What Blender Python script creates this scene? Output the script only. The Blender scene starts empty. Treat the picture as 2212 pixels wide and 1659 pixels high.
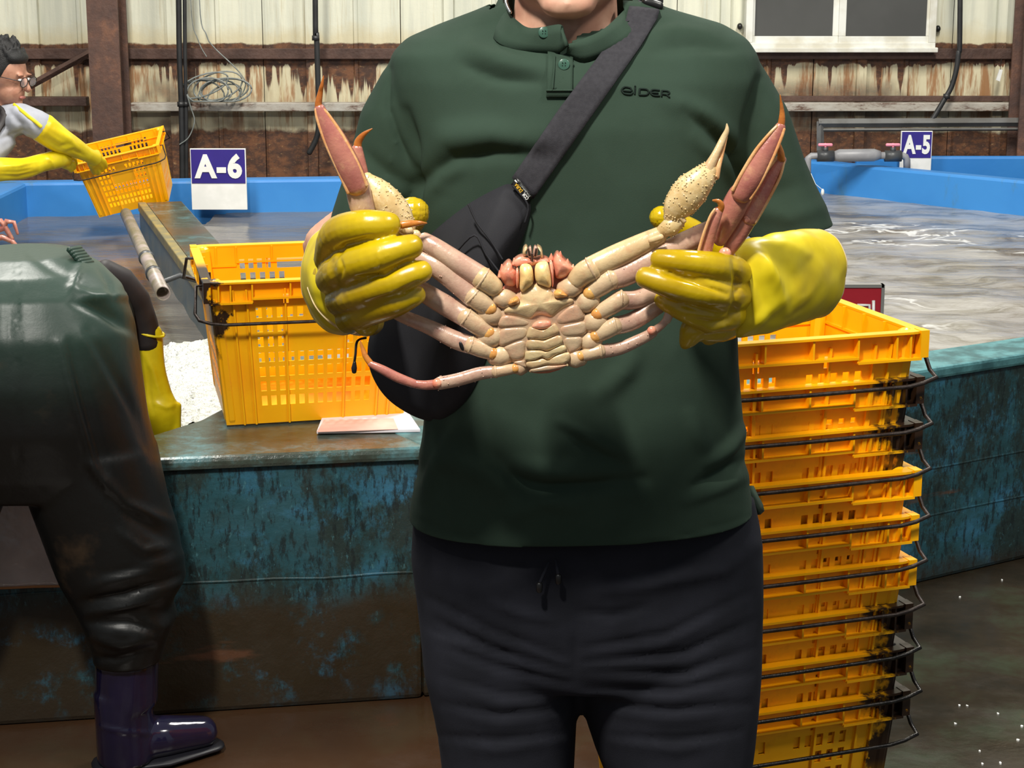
import bpy, bmesh, math, random
import numpy as np
from mathutils import Vector, Matrix, noise
from mathutils.bvhtree import BVHTree

random.seed(7)
SC = bpy.context.scene
COL = SC.collection
# ------------------------------------------------------------------ camera
W, H, F = 2212.0, 1659.0, 4000.0
CAM_Z, PITCH = 1.55, math.radians(13.1)
cam = bpy.data.objects.new('camera', bpy.data.cameras.new('camera'))
COL.objects.link(cam)
cam.location = (0, 0, CAM_Z)
cam.rotation_euler = (math.pi / 2 - PITCH, 0, 0)
cam.data.sensor_fit = 'HORIZONTAL'
cam.data.sensor_width = 36.0
cam.data.lens = 36.0 * F / W
cam.data.clip_start = 0.05
SC.camera = cam
# ------------------------------------------------------------------ world, lights, exposure
SC.view_settings.view_transform = 'Standard'
SC.view_settings.look = 'None'
SC.view_settings.gamma = 1.0
SC.view_settings.use_curve_mapping = False
SC.view_settings.exposure = 0.0
wd = bpy.data.worlds.new('hall_ambience')
SC.world = wd
wd.use_nodes = True
wd.node_tree.nodes['Background'].inputs[0].default_value = (0.86, 0.93, 1.0, 1)
wd.node_tree.nodes['Background'].inputs[1].default_value = 0.25

def hall_lamp(x, y, z, power, sx=0.5, sy=1.3, tilt=0.0, col=(1.0, 0.965, 0.89)):
    l = bpy.data.lights.new('ceiling_lamp', 'AREA')
    l.shape = 'RECTANGLE'; l.size = sx; l.size_y = sy
    l.energy = power; l.color = col
    o = bpy.data.objects.new('ceiling_lamp', l); COL.objects.link(o)
    o.location = (x, y, z); o.rotation_euler = (tilt, 0, 0)
    return o
hall_lamp(-0.75, 0.35, 3.9, 185, 0.2, 0.45, math.radians(22))
hall_lamp(2.1, 1.3, 4.2, 75, 0.25, 0.9, math.radians(8))
hall_lamp(-1.7, 5.6, 4.4, 225, 0.5, 1.6, math.radians(14))
hall_lamp(1.7, 5.6, 4.4, 225, 0.5, 1.6, math.radians(14))

# ------------------------------------------------------------------ pixel helpers (2212 x 1659 frame)
CP, SP = math.cos(PITCH), math.sin(PITCH)
def ray(px, py):
    x = (px - W / 2) / F; y = (H / 2 - py) / F
    return Vector((x, CP + y * SP, -SP + y * CP))
def P(px, py, Y):                      # point on the sight line at world depth Y
    d = ray(px, py); t = Y / d.y
    return Vector((d.x * t, Y, CAM_Z + d.z * t))
def G(px, py, z):                      # point on the sight line at height z
    d = ray(px, py); t = (z - CAM_Z) / d.z
    return Vector((d.x * t, d.y * t, z))
def mpp(px, py, Y):                    # metres per pixel there
    return (Y / ray(px, py).y) / F
def proj(v):
    r = v - Vector((0, 0, CAM_Z))
    dz = r.y * CP - r.z * SP
    return (W / 2 + F * r.x / dz, H / 2 - F * (r.y * SP + r.z * CP) / dz)

# ------------------------------------------------------------------ materials
def lin(c):
    return tuple(((v / 255.0) / 12.92 if v <= 10.3 else ((v / 255.0 + 0.055) / 1.055) ** 2.4) for v in c) + (1.0,)
class NT:
    def __init__(s, name):
        s.m = bpy.data.materials.new(name); s.m.use_nodes = True
        s.t = s.m.node_tree; s.b = s.t.nodes['Principled BSDF']; s._co = None; s._pos = None
    def n(s, typ, **k):
        nd = s.t.nodes.new(typ)
        for a, v in k.items(): setattr(nd, a, v)
        return nd
    def l(s, a, b): s.t.links.new(a, b)
    def co(s):
        if s._co is None: s._co = s.n('ShaderNodeTexCoord')
        return s._co.outputs['Object']
    def pos(s):
        if s._pos is None: s._pos = s.n('ShaderNodeNewGeometry')
        return s._pos.outputs['Position']
    def noise(s, scale, detail=4, rough=0.55, src=None, stretch=None):
        v = src or s.co()
        if stretch:
            mp = s.n('ShaderNodeMapping'); mp.inputs['Scale'].default_value = stretch
            s.l(v, mp.inputs['Vector']); v = mp.outputs[0]
        nd = s.n('ShaderNodeTexNoise')
        nd.inputs['Scale'].default_value = scale; nd.inputs['Detail'].default_value = detail; nd.inputs['Roughness'].default_value = rough
        s.l(v, nd.inputs['Vector']); return nd.outputs['Fac']
    def ramp(s, fac, stops):
        r = s.n('ShaderNodeValToRGB'); cr = r.color_ramp
        while len(cr.elements) < len(stops): cr.elements.new(0.5)
        for e, (p, c) in zip(cr.elements, stops):
            e.position = p; e.color = c if len(c) == 4 else tuple(c) + (1,)
        s.l(fac, r.inputs[0]); return r.outputs[0]
    def mask(s, fac, a, b):
        r = s.n('ShaderNodeMapRange'); r.interpolation_type = 'SMOOTHSTEP'
        r.inputs['From Min'].default_value = a; r.inputs['From Max'].default_value = b
        s.l(fac, r.inputs['Value']); return r.outputs[0]
    def math(s, op, a, b=None):
        m = s.n('ShaderNodeMath', operation=op)
        for i, v in enumerate((a, b)):
            if v is None: continue
            if isinstance(v, (int, float)): m.inputs[i].default_value = v
            else: s.l(v, m.inputs[i])
        return m.outputs[0]
    def mix(s, fac, a, b):
        m = s.n('ShaderNodeMix', data_type='RGBA')
        if isinstance(fac, (int, float)): m.inputs[0].default_value = fac
        else: s.l(fac, m.inputs[0])
        for i, v in ((6, a), (7, b)):
            if isinstance(v, tuple): m.inputs[i].default_value = v
            else: s.l(v, m.inputs[i])
        return m.outputs[2]
    def xyz(s, src):
        x = s.n('ShaderNodeSeparateXYZ'); s.l(src, x.inputs[0]); return x.outputs
    def color(s, v):
        if isinstance(v, tuple): s.b.inputs['Base Color'].default_value = v
        else: s.l(v, s.b.inputs['Base Color'])
    def rough(s, v):
        if isinstance(v, (int, float)): s.b.inputs['Roughness'].default_value = v
        else: s.l(v, s.b.inputs['Roughness'])
    def bump(s, h, strength=0.3, dist=0.002):
        b = s.n('ShaderNodeBump'); b.inputs['Strength'].default_value = strength; b.inputs['Distance'].default_value = dist
        s.l(h, b.inputs['Height']); s.l(b.outputs[0], s.b.inputs['Normal'])
    def spec(s, v): s.b.inputs['Specular IOR Level'].default_value = v

def simple(name, c1, c2=None, rough=0.5, scale=20, bump=0.0, bdist=0.001, metal=0.0, spec=0.5, bscale=None, coat=0.0):
    m = NT(name); c2 = c2 or c1
    m.color(m.mix(m.mask(m.noise(scale), 0.35, 0.65), lin(c1), lin(c2)))
    m.rough(rough); m.b.inputs['Metallic'].default_value = metal; m.spec(spec)
    m.b.inputs['Coat Weight'].default_value = coat; m.b.inputs['Coat Roughness'].default_value = 0.08
    if bump: m.bump(m.noise(bscale or scale * 6, 3), bump, bdist)
    return m.m
M = {}
M['skin'] = simple('skin', (214, 168, 142), (198, 146, 122), 0.5, 30, 0.15, 0.0005)
M['skin_tan'] = simple('tanned_skin', (178, 130, 106), (162, 112, 90), 0.5, 30, 0.15, 0.0005)
M['hair'] = simple('hair', (11, 10, 10), (18, 16, 16), 0.6, 60, 0.6, 0.004)
M['shirt'] = simple('shirt_fabric', (50, 66, 55), (46, 61, 50), 0.92, 9, 0.25, 0.0006, spec=0.15, bscale=900)
M['logo'] = simple('logo_thread', (22, 36, 30), (17, 28, 23), 0.8, 50, spec=0.2)
M['button'] = simple('button', (60, 92, 78), (50, 80, 66), 0.2, 80)
M['pants'] = simple('trouser_cloth', (37, 38, 45), (32, 33, 39), 0.9, 14, 0.2, 0.0008, spec=0.15, bscale=500)
M['bag'] = simple('bag_nylon', (42, 42, 46), (36, 36, 40), 0.75, 14, 0.25, 0.0006, spec=0.25, bscale=700)
M['strap'] = simple('strap_webbing', (54, 53, 57), (48, 47, 51), 0.8, 200, 0.5, 0.0006, spec=0.2, bscale=900)
M['black'] = simple('black_plastic', (20, 19, 19), (26, 25, 25), 0.35, 40)
M['white'] = simple('white_paint', (238, 238, 234), (226, 227, 222), 0.5, 12)
M['silver'] = simple('silver_chain', (220, 220, 215), (190, 190, 188), 0.2, 60, metal=1.0)
M['yellow_text'] = simple('yellow_thread', (214, 168, 40), None, 0.6)
def glove_mat():
    m = NT('yellow_rubber')
    c = m.mix(m.mask(m.noise(14, 5), 0.35, 0.7), lin((192, 164, 8)), lin((172, 140, 4)))
    c = m.mix(m.math('MULTIPLY', m.mask(m.noise(22, 6, 0.7), 0.62, 0.78), 0.55), c, lin((110, 92, 30)))
    m.color(c); m.rough(m.ramp(m.noise(9, 4), [(0.35, (0.16,) * 3), (0.7, (0.42,) * 3)])); m.spec(0.55)
    m.b.inputs['Coat Weight'].default_value = 0.25; m.b.inputs['Coat Roughness'].default_value = 0.06
    m.bump(m.noise(45, 4), 0.25, 0.002); return m.m
M['glove'] = glove_mat()
M['cuff'] = simple('yellow_rubber_cuff', (220, 198, 22), (204, 178, 12), 0.38, 16, 0.2, 0.003, bscale=22)
M['lining'] = simple('glove_lining', (228, 205, 160), (205, 170, 110), 0.8, 40)
def crate_mat(name, grime):
    m = NT(name); co = m.co(); x, y, z = m.xyz(co)
    c = m.mix(m.mask(m.noise(7, 4), 0.3, 0.7), lin((255, 186, 6)), lin((255, 174, 0)))
    c = m.mix(m.math('MULTIPLY', m.mask(m.noise(16, 6, 0.7), 0.6, 0.8), 0.35), c, lin((196, 120, 10)))
    if grime:
        sx = grime                                      # +1: tar at the right end, -1: at the left end
        u = m.math('MULTIPLY', x, sx)
        edge = m.math('ADD', u, m.math('MULTIPLY', m.math('SUBTRACT', m.noise(14, 5, 0.65), 0.5), 0.16))
        g = m.mask(edge, *((0.165, 0.185) if sx > 0 else (0.196, 0.206)))
        g = m.math('MULTIPLY', g, m.mask(m.noise(24, 4, 0.6), 0.32, 0.36))
        g = m.math('MULTIPLY', g, m.mask(z, 0.12, 0.2))
        g = m.math('MULTIPLY', g, m.mask(y, 0.02, -0.05))
        c = m.mix(g, c, lin((22, 19, 15)))
        w = m.math('MULTIPLY', m.mask(edge, 0.09, 0.17), m.mask(y, 0.02, -0.05))
        c = m.mix(m.math('MULTIPLY', w, 0.12), c, lin((110, 60, 10)))
    m.color(c); m.rough(0.36); m.spec(0.5)
    m.b.inputs['Subsurface Weight'].default_value = 0.0
    m.bump(m.noise(60, 3), 0.12, 0.001); return m.m
M['crate'] = crate_mat('crate_plastic', 0)
M['crate_tar'] = crate_mat('crate_plastic_tarred', 1)
M['crate_tar_left'] = crate_mat('crate_plastic_tarred_left', -1)
M['wire'] = simple('rusty_wire', (66, 58, 54), (46, 36, 31), 0.45, 90, 0.5, 0.001, metal=0.6)
M['wire_wet'] = simple('tarry_wire', (30, 28, 26), (52, 48, 44), 0.22, 90, 0.5, 0.001, metal=0.5)
def crab_mat(name, base, tint, deep, amount=0.5, scale=28, rough=0.28):
    m = NT(name)
    c = m.mix(m.mask(m.noise(scale, 5, 0.6), 0.35, 0.65), lin(base), lin(tint))
    c = m.mix(m.math('MULTIPLY', m.mask(m.noise(scale * 2.2, 5, 0.65), 0.5, 0.72), amount), c, lin(deep))
    m.color(c); m.rough(rough); m.spec(0.6)
    m.b.inputs['Coat Weight'].default_value = 0.2; m.b.inputs['Coat Roughness'].default_value = 0.15
    m.b.inputs['Subsurface Weight'].default_value = 0.08
    m.b.inputs['Subsurface Radius'].default_value = (0.01, 0.004, 0.002)
    m.bump(m.noise(260, 3), 0.35, 0.001); return m.m
M['cr_cream'] = crab_mat('crab_cream_shell', (214, 188, 142), (200, 170, 126), (196, 138, 100), 0.5)
M['cr_base'] = crab_mat('crab_basal_shell', (208, 182, 144), (196, 164, 130), (186, 134, 106), 0.55)
M['cr_leg'] = crab_mat('crab_leg_shell', (196, 166, 142), (184, 146, 126), (164, 114, 100), 0.6)
M['cr_pink'] = crab_mat('crab_pink_shell', (182, 118, 100), (164, 98, 88), (206, 156, 118), 0.6)
M['cr_edge'] = crab_mat('crab_edge_shell', (226, 176, 122), (212, 148, 92), (240, 210, 160), 0.5)
M['cr_tip'] = crab_mat('crab_claw_tip', (196, 122, 48), (168, 94, 34), (120, 62, 26), 0.5)
M['cr_red'] = crab_mat('crab_red_lobe', (232, 160, 130), (222, 128, 102), (242, 204, 166), 0.6, 40)
M['cr_knob'] = crab_mat('crab_bumpy_claw', (218, 192, 140), (204, 172, 116), (236, 216, 176), 0.6, 70, 0.32)
M['cr_joint'] = crab_mat('crab_joint_skin', (206, 140, 72), (224, 172, 96), (150, 78, 36), 0.5, 60, 0.15)
M['cr_flap'] = crab_mat('crab_flap', (198, 178, 132), (188, 152, 114), (172, 142, 104), 0.6, 36)
M['cr_grey'] = crab_mat('crab_grey_plate', (182, 158, 126), (192, 148, 118), (148, 128, 106), 0.6, 30)
M['cr_mouth'] = crab_mat('crab_mouth', (242, 216, 156), (236, 198, 128), (226, 160, 96), 0.4, 40)
M['cr_dark'] = simple('crab_dark', (88, 64, 52), (60, 42, 36), 0.3, 90)
def tank_mat():
    m = NT('tank_paint'); p = m.pos(); x, y, z = m.xyz(p)
    c = m.ramp(m.noise(5, 6, 0.65, p, (1, 1, 1.6)), [(0.3, lin((32, 62, 64))), (0.5, lin((40, 82, 92))), (0.66, lin((54, 112, 142)))])
    c = m.mix(m.mask(m.noise(6, 9, 0.8, p, (1, 1, 0.6)), 0.47, 0.58), c, lin((36, 52, 50)))
    c = m.mix(m.math('MULTIPLY', m.mask(m.noise(75, 5, 0.7, p, (1, 1, 0.3)), 0.5, 0.62), 0.8), c, lin((22, 32, 33)))
    c = m.mix(m.math('MULTIPLY', m.mask(m.noise(90, 4, 0.7, p, (1, 1, 0.5)), 0.6, 0.7), 0.5), c, lin((78, 128, 136)))
    # brown scum on the lower part of the left stretch
    edge = m.math('ADD', z, m.math('MULTIPLY', m.math('SUBTRACT', m.noise(3.5, 5, 0.6, p), 0.5), 0.14))
    lowl = m.math('MULTIPLY', m.mask(edge, 0.30, 0.22), m.mask(x, 0.7, 0.0))
    c = m.mix(m.math('MULTIPLY', lowl, m.mask(m.noise(12, 6, 0.7, p), 0.28, 0.5)), c, lin((48, 39, 25)))
    low = m.mask(edge, 0.07, 0.02)
    c = m.mix(m.math('MULTIPLY', low, 0.6), c, lin((46, 36, 24)))
    rust = m.math('MULTIPLY', m.mask(m.noise(2.2, 4, 0.6, p, (1, 1, 5)), 0.64, 0.72), 0.7)
    c = m.mix(rust, c, lin((96, 62, 42)))
    m.color(c); m.rough(m.ramp(m.noise(8, 4, 0.6, p), [(0.3, (0.3,) * 3), (0.7, (0.65,) * 3)])); m.spec(0.4)
    m.bump(m.noise(40, 6, 0.7, p), 0.5, 0.004); return m.m
M['tank'] = tank_mat()
def ledge_mat():
    m = NT('tank_ledge'); p = m.pos()
    c = m.ramp(m.noise(8, 7, 0.7, p), [(0.3, lin((48, 44, 34))), (0.5, lin((66, 78, 70))), (0.68, lin((88, 138, 146)))])
    c = m.mix(m.math('MULTIPLY', m.mask(m.noise(4, 3, 0.5, p), 0.5, 0.62), 0.8), c, lin((84, 60, 34)))
    m.color(c); m.rough(0.2); m.bump(m.noise(60, 5, 0.7, p), 0.4, 0.003); return m.m
M['ledge'] = ledge_mat()
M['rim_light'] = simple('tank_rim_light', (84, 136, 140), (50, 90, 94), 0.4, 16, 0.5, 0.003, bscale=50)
M['algae'] = simple('algae_edge', (150, 132, 78), (118, 112, 84), 0.5, 14, 0.5, 0.003)
M['div_grey'] = simple('divider_grey', (98, 108, 108), (74, 96, 106), 0.4, 6, 0.4, 0.003)
def blue_mat():
    m = NT('blue_tank_wall'); p = m.pos(); x, y, z = m.xyz(p)
    c = m.mix(m.mask(m.noise(1.6, 4, 0.6, p), 0.3, 0.7), lin((50, 124, 196)), lin((60, 136, 206)))
    c = m.mix(m.math('MULTIPLY', m.mask(m.noise(7, 6, 0.7, p, (1, 1, 0.3)), 0.56, 0.7), 0.55), c, lin((84, 116, 116)))
    m.color(c); m.rough(0.4); m.bump(m.noise(12, 4, 0.6, p), 0.3, 0.004); return m.m
M['blue'] = blue_mat()
def water_mat():
    m = NT('tank_water'); p = m.pos(); x, y, z = m.xyz(p)
    warp = m.n('ShaderNodeVectorMath', operation='ADD'); nd = m.n('ShaderNodeTexNoise'); nd.inputs['Scale'].default_value = 3.0
    m.l(p, nd.inputs['Vector'])
    sc = m.n('ShaderNodeVectorMath', operation='SCALE'); sc.inputs['Scale'].default_value = 0.5
    m.l(nd.outputs['Color'], sc.inputs[0]); m.l(p, warp.inputs[0]); m.l(sc.outputs[0], warp.inputs[1])
    f = m.noise(3.2, 7, 0.65, warp.outputs[0], (0.75, 1.9, 1))
    c = m.ramp(f, [(0.37, lin((98, 91, 81))), (0.46, lin((130, 126, 118))), (0.53, lin((150, 147, 142))), (0.66, lin((164, 162, 158)))])
    calm = m.math('MULTIPLY', m.mask(x, -0.35, -0.75), m.mask(y, 3.0, 3.4))
    c = m.mix(m.math('MULTIPLY', calm, 0.85), c, lin((92, 88, 84)))
    st = m.noise(1.5, 5, 0.6, warp.outputs[0], (0.8, 2.0, 1))
    band = m.math('SUBTRACT', 1.0, m.mask(m.math('ABSOLUTE', m.math('SUBTRACT', st, 0.545)), 0.004, 0.022))
    band = m.math('MULTIPLY', m.math('MULTIPLY', band, m.mask(x, 0.2, 0.8)), m.mask(m.noise(0.9, 3, 0.5, p), 0.43, 0.53))
    c = m.mix(m.math('MULTIPLY', band, 0.8), c, lin((238, 238, 236)))
    m.color(c); m.rough(0.2); m.spec(0.5)
    m.bump(m.noise(14, 5, 0.6, p, (0.7, 1.5, 1)), 0.3, 0.014); return m.m
M['water'] = water_mat()
M['foam'] = simple('white_foam', (236, 237, 230), (206, 208, 198), 0.3, 45, 1.0, 0.02, bscale=90)
def wall_mat():
    m = NT('corrugated_sheet'); p = m.pos(); x, y, z = m.xyz(p)
    c = m.mix(m.mask(m.noise(2.4, 4, 0.6, p, (6, 1, 0.4)), 0.35, 0.68), lin((222, 221, 200)), lin((200, 201, 184)))
    c = m.mix(m.math('MULTIPLY', m.mask(m.noise(6, 5, 0.65, p, (5, 1, 0.25)), 0.55, 0.72), 0.45), c, lin((176, 160, 120)))
    nz = m.math('MULTIPLY', m.math('SUBTRACT', m.noise(7, 6, 0.65, p), 0.5), 0.16)
    # yellow bleed just above the upper band
    c = m.mix(m.math('MULTIPLY', m.mask(m.math('ADD', z, nz), 1.22, 1.12), 0.4), c, lin((196, 170, 104)))
    rust = m.mix(m.mask(m.noise(18, 7, 0.75, p, (1, 1, 1.5)), 0.4, 0.64), lin((74, 54, 45)), lin((116, 78, 54)))
    rust = m.mix(m.math('MULTIPLY', m.mask(m.noise(36, 6, 0.75, p, (1, 1, 2.2)), 0.58, 0.7), 0.7), rust, lin((186, 150, 106)))
    # runs of rust below the band: streaks whose length varies along the wall
    zz = m.math('ADD', z, m.math('MULTIPLY', nz, 0.25))
    sn = m.noise(13, 4, 0.6, p, (1.0, 1.0, 0.035))
    thr = m.math('SUBTRACT', 0.655, m.math('ADD', m.math('MULTIPLY', m.mask(zz, 0.80, 0.98), 0.13), m.math('MULTIPLY', m.mask(zz, 0.985, 1.02), 0.12)))
    drip = m.math('MULTIPLY', m.mask(m.math('SUBTRACT', sn, thr), -0.01, 0.025), m.mask(zz, 1.08, 1.06))
    sn2 = m.noise(15, 5, 0.7, p, (1.0, 1.0, 0.12))
    faint = m.math('MULTIPLY', m.mask(sn2, 0.48, 0.62), m.math('MULTIPLY', m.mask(z, 1.06, 1.02), m.mask(z, 0.5, 0.8)))
    c = m.mix(m.math('MULTIPLY', faint, 0.85), c, lin((150, 98, 54)))
    c = m.mix(drip, c, rust)
    # eaten foot of the sheets
    foot = m.mask(m.math('ADD', z, m.math('MULTIPLY', nz, 0.55)), 0.69, 0.665)
    c = m.mix(foot, c, rust)
    old = m.math('MULTIPLY', m.mask(m.noise(1.1, 4, 0.7, p), 0.5, 0.6), m.math('MULTIPLY', m.mask(z, 0.98, 0.86), 0.75))
    c = m.mix(old, c, rust)
    band = m.mask(m.math('ABSOLUTE', m.math('SUBTRACT', m.math('ADD', z, m.math('MULTIPLY', nz, 0.3)), 1.06)), 0.055, 0.045)
    c = m.mix(band, c, rust)
    m.color(c); m.rough(0.55); m.spec(0.3); m.bump(m.noise(30, 6, 0.7, p), 0.35, 0.004); return m.m
M['wall'] = wall_mat()
M['rust'] = simple('rusted_steel', (88, 64, 54), (66, 46, 38), 0.7, 9, 0.8, 0.006, bscale=40)
def post_mat():
    m = NT('rusted_post'); p = m.pos()
    c = m.ramp(m.noise(7, 8, 0.75, p), [(0.35, lin((74, 56, 50))), (0.55, lin((98, 70, 58))), (0.68, lin((128, 88, 66))), (0.8, lin((150, 128, 116)))])
    m.color(c); m.rough(0.65); m.bump(m.noise(30, 7, 0.7, p), 0.7, 0.006); return m.m
M['post'] = post_mat()
def girt_mat():
    m = NT('girt_steel'); p = m.pos()
    c = m.ramp(m.noise(10, 7, 0.75, p, (0.6, 1, 2)), [(0.38, lin((96, 70, 56))), (0.48, lin((168, 160, 148))), (0.65, lin((188, 184, 174)))])
    m.color(c); m.rough(0.6); m.bump(m.noise(40, 6, 0.7, p), 0.5, 0.003); return m.m
M['girt'] = girt_mat()
def floor_mat():
    m = NT('wet_floor'); p = m.pos(); x, y, z = m.xyz(p)
    c = m.ramp(m.noise(2.6, 6, 0.65, p), [(0.35, lin((36, 32, 24))), (0.5, lin((50, 42, 31))), (0.62, lin((56, 60, 45))), (0.72, lin((86, 56, 36)))])
    brown = m.mask(x, 0.6, 0.1)
    c = m.mix(m.math('MULTIPLY', brown, 0.6), c, lin((72, 46, 28)))
    m.color(c); m.rough(m.ramp(m.noise(6, 5, 0.6, p), [(0.35, (0.12,) * 3), (0.7, (0.4,) * 3)]))
    m.bump(m.noise(35, 5, 0.6, p), 0.3, 0.003); return m.m
M['floor'] = floor_mat()
M['frame_white'] = simple('window_frame_white', (226, 226, 218), (204, 200, 184), 0.5, 8)
M['pane'] = simple('dark_pane', (78, 78, 76), (72, 72, 70), 0.35, 3)
M['pipe_black'] = simple('black_conduit', (48, 48, 48), (38, 38, 38), 0.4, 10)
M['pvc'] = simple('grey_pvc', (150, 150, 152), (132, 132, 136), 0.4, 10)
M['pvc_dark'] = simple('dark_pvc', (70, 72, 74), (56, 58, 60), 0.4, 10)
M['pvc_old'] = simple('stained_pvc', (160, 146, 140), (124, 116, 92), 0.4, 12)
M['pink'] = simple('pink_handle', (232, 140, 160), None, 0.45)
M['cable'] = simple('grey_cable', (140, 144, 140), (110, 116, 112), 0.5, 20)
M['frame_grey'] = simple('grey_steel_rail', (112, 112, 110), (94, 92, 88), 0.5, 8)
M['sign_blue'] = simple('sign_blue', (52, 40, 132), (46, 36, 122), 0.4, 4)
M['sign_red'] = simple('sign_red', (158, 26, 40), (146, 20, 34), 0.4, 4)
M['sign_edge'] = simple('sign_edge', (196, 190, 214), None, 0.4)
M['metal_grey'] = simple('sign_frame_grey', (136, 134, 130), None, 0.4, metal=0.3)
M['paper'] = simple('white_paper', (238, 232, 236), (230, 224, 230), 0.8, 8)
M['paper_pink'] = simple('pink_paper', (240, 186, 170), (244, 204, 190), 0.8, 8)
def wader_mat():
    m = NT('rubber_waders'); p = m.pos(); x, y, z = m.xyz(p)
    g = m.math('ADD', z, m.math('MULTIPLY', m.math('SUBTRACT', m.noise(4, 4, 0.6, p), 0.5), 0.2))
    # the seat is lighter and greener than the trouser legs
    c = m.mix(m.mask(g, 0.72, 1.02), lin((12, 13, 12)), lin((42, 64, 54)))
    c = m.mix(m.math('MULTIPLY', m.mask(m.noise(5, 5, 0.6, p), 0.58, 0.74), 0.5), c, lin((70, 54, 38)))
    m.color(c); m.rough(0.42); m.spec(0.4); m.bump(m.noise(30, 4, 0.6, p), 0.2, 0.004); return m.m
M['wader'] = wader_mat()
M['sleeve_black'] = simple('black_sleeve', (40, 34, 34), (32, 27, 28), 0.6, 20)
M['boot'] = simple('navy_rubber_boot', (24, 20, 44), (19, 16, 36), 0.12, 8, 0.1, 0.003, coat=0.5, bscale=20)
M['boot_sole'] = simple('boot_sole', (24, 24, 30), None, 0.4)
M['tshirt'] = simple('grey_tshirt', (158, 160, 168), (146, 148, 156), 0.9, 12, 0.2, 0.002)
M['apron'] = simple('yellow_apron', (232, 214, 40), None, 0.45)
M['glass_frame'] = simple('spectacle_frame', (26, 24, 26), None, 0.3)
def lens_mat():
    m = NT('spectacle_lens'); m.color((0.9, 0.92, 0.95, 1)); m.rough(0.03)
    m.b.inputs['Alpha'].default_value = 0.1; return m.m
M['lens'] = lens_mat()
def sheet_mat():
    m = NT('plastic_sheet'); m.color(m.mix(m.mask(m.noise(6, 4), 0.3, 0.7), lin((196, 186, 184)), lin((164, 154, 152))))
    m.rough(0.25); m.bump(m.noise(9, 4), 0.8, 0.02); return m.m
M['sheet'] = sheet_mat()
M['rope'] = simple('orange_cord', (170, 116, 70), None, 0.7)
M['shoe'] = simple('dark_shoe', (40, 40, 44), None, 0.6)
M['eye'] = simple('eye', (236, 234, 230), None, 0.2)
M['iris'] = simple('iris', (30, 20, 16), None, 0.2)
M['lip'] = simple('lip', (176, 110, 100), None, 0.5)

# ------------------------------------------------------------------ object helpers
def mesh_from(name, verts, faces, smooth=True):
    me = bpy.data.meshes.new(name)
    me.from_pydata([tuple(v) for v in verts], [], faces); me.update()
    if smooth: me.shade_smooth()
    return me
def link(name, me, mat, parent=None, smooth=None):
    o = bpy.data.objects.new(name, me); COL.objects.link(o)
    if mat is not None:
        me.materials.clear(); me.materials.append(M[mat] if isinstance(mat, str) else mat)
    if parent is not None:
        o.parent = parent
        off = Vector((0, 0, 0)); q = parent
        while q is not None: off += q.location; q = q.parent
        o.location = -off                        # vertices are in world space, roots are only translated
    return o
def thing(name, label, cat, loc, group=None):
    o = bpy.data.objects.new(name, None); COL.objects.link(o); o.location = loc
    o.empty_display_size = 0.1
    return tag(o, label, cat, group)
def tag(o, label, cat, group=None, kind=None):
    o['label'] = label; o['category'] = cat
    if group: o['group'] = group
    if kind: o['kind'] = kind
    return o
def struct(o, label=None):
    o['kind'] = 'structure'
    if label: o['label'] = label
    return o
class MB:
    def __init__(s): s.v = []; s.f = []
    def add(s, v, f):
        b = len(s.v); s.v += [Vector(q) for q in v]; s.f += [tuple(i + b for i in q) for q in f]; return s
    def box(s, x0, x1, y0, y1, z0, z1):
        v = [(x0, y0, z0), (x1, y0, z0), (x1, y1, z0), (x0, y1, z0), (x0, y0, z1), (x1, y0, z1), (x1, y1, z1), (x0, y1, z1)]
        f = [(0, 3, 2, 1), (4, 5, 6, 7), (0, 1, 5, 4), (1, 2, 6, 5), (2, 3, 7, 6), (3, 0, 4, 7)]
        return s.add(v, f)
    def prism(s, poly, z0, z1):
        n = len(poly)
        v = [(p[0], p[1], z0) for p in poly] + [(p[0], p[1], z1) for p in poly]
        f = [tuple(range(n - 1, -1, -1)), tuple(range(n, 2 * n))] + [(i, (i + 1) % n, n + (i + 1) % n, n + i) for i in range(n)]
        return s.add(v, f)
    def tube(s, pts, rad, seg=10, round_ends=True, aspect=None, ref=(0, -1, 0)):
        v, f = tube(pts, rad, seg, round_ends, aspect, ref); return s.add(v, f)
    def mesh(s, name, smooth=True): return mesh_from(name, s.v, s.f, smooth)
    def build(s, name, mat, parent=None, smooth=True, bevel=0.0):
        o = link(name, s.mesh(name, smooth), mat, parent)
        if bevel:
            b = o.modifiers.new('bevel', 'BEVEL'); b.width = bevel; b.segments = 2; b.limit_method = 'ANGLE'
        return o
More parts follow.
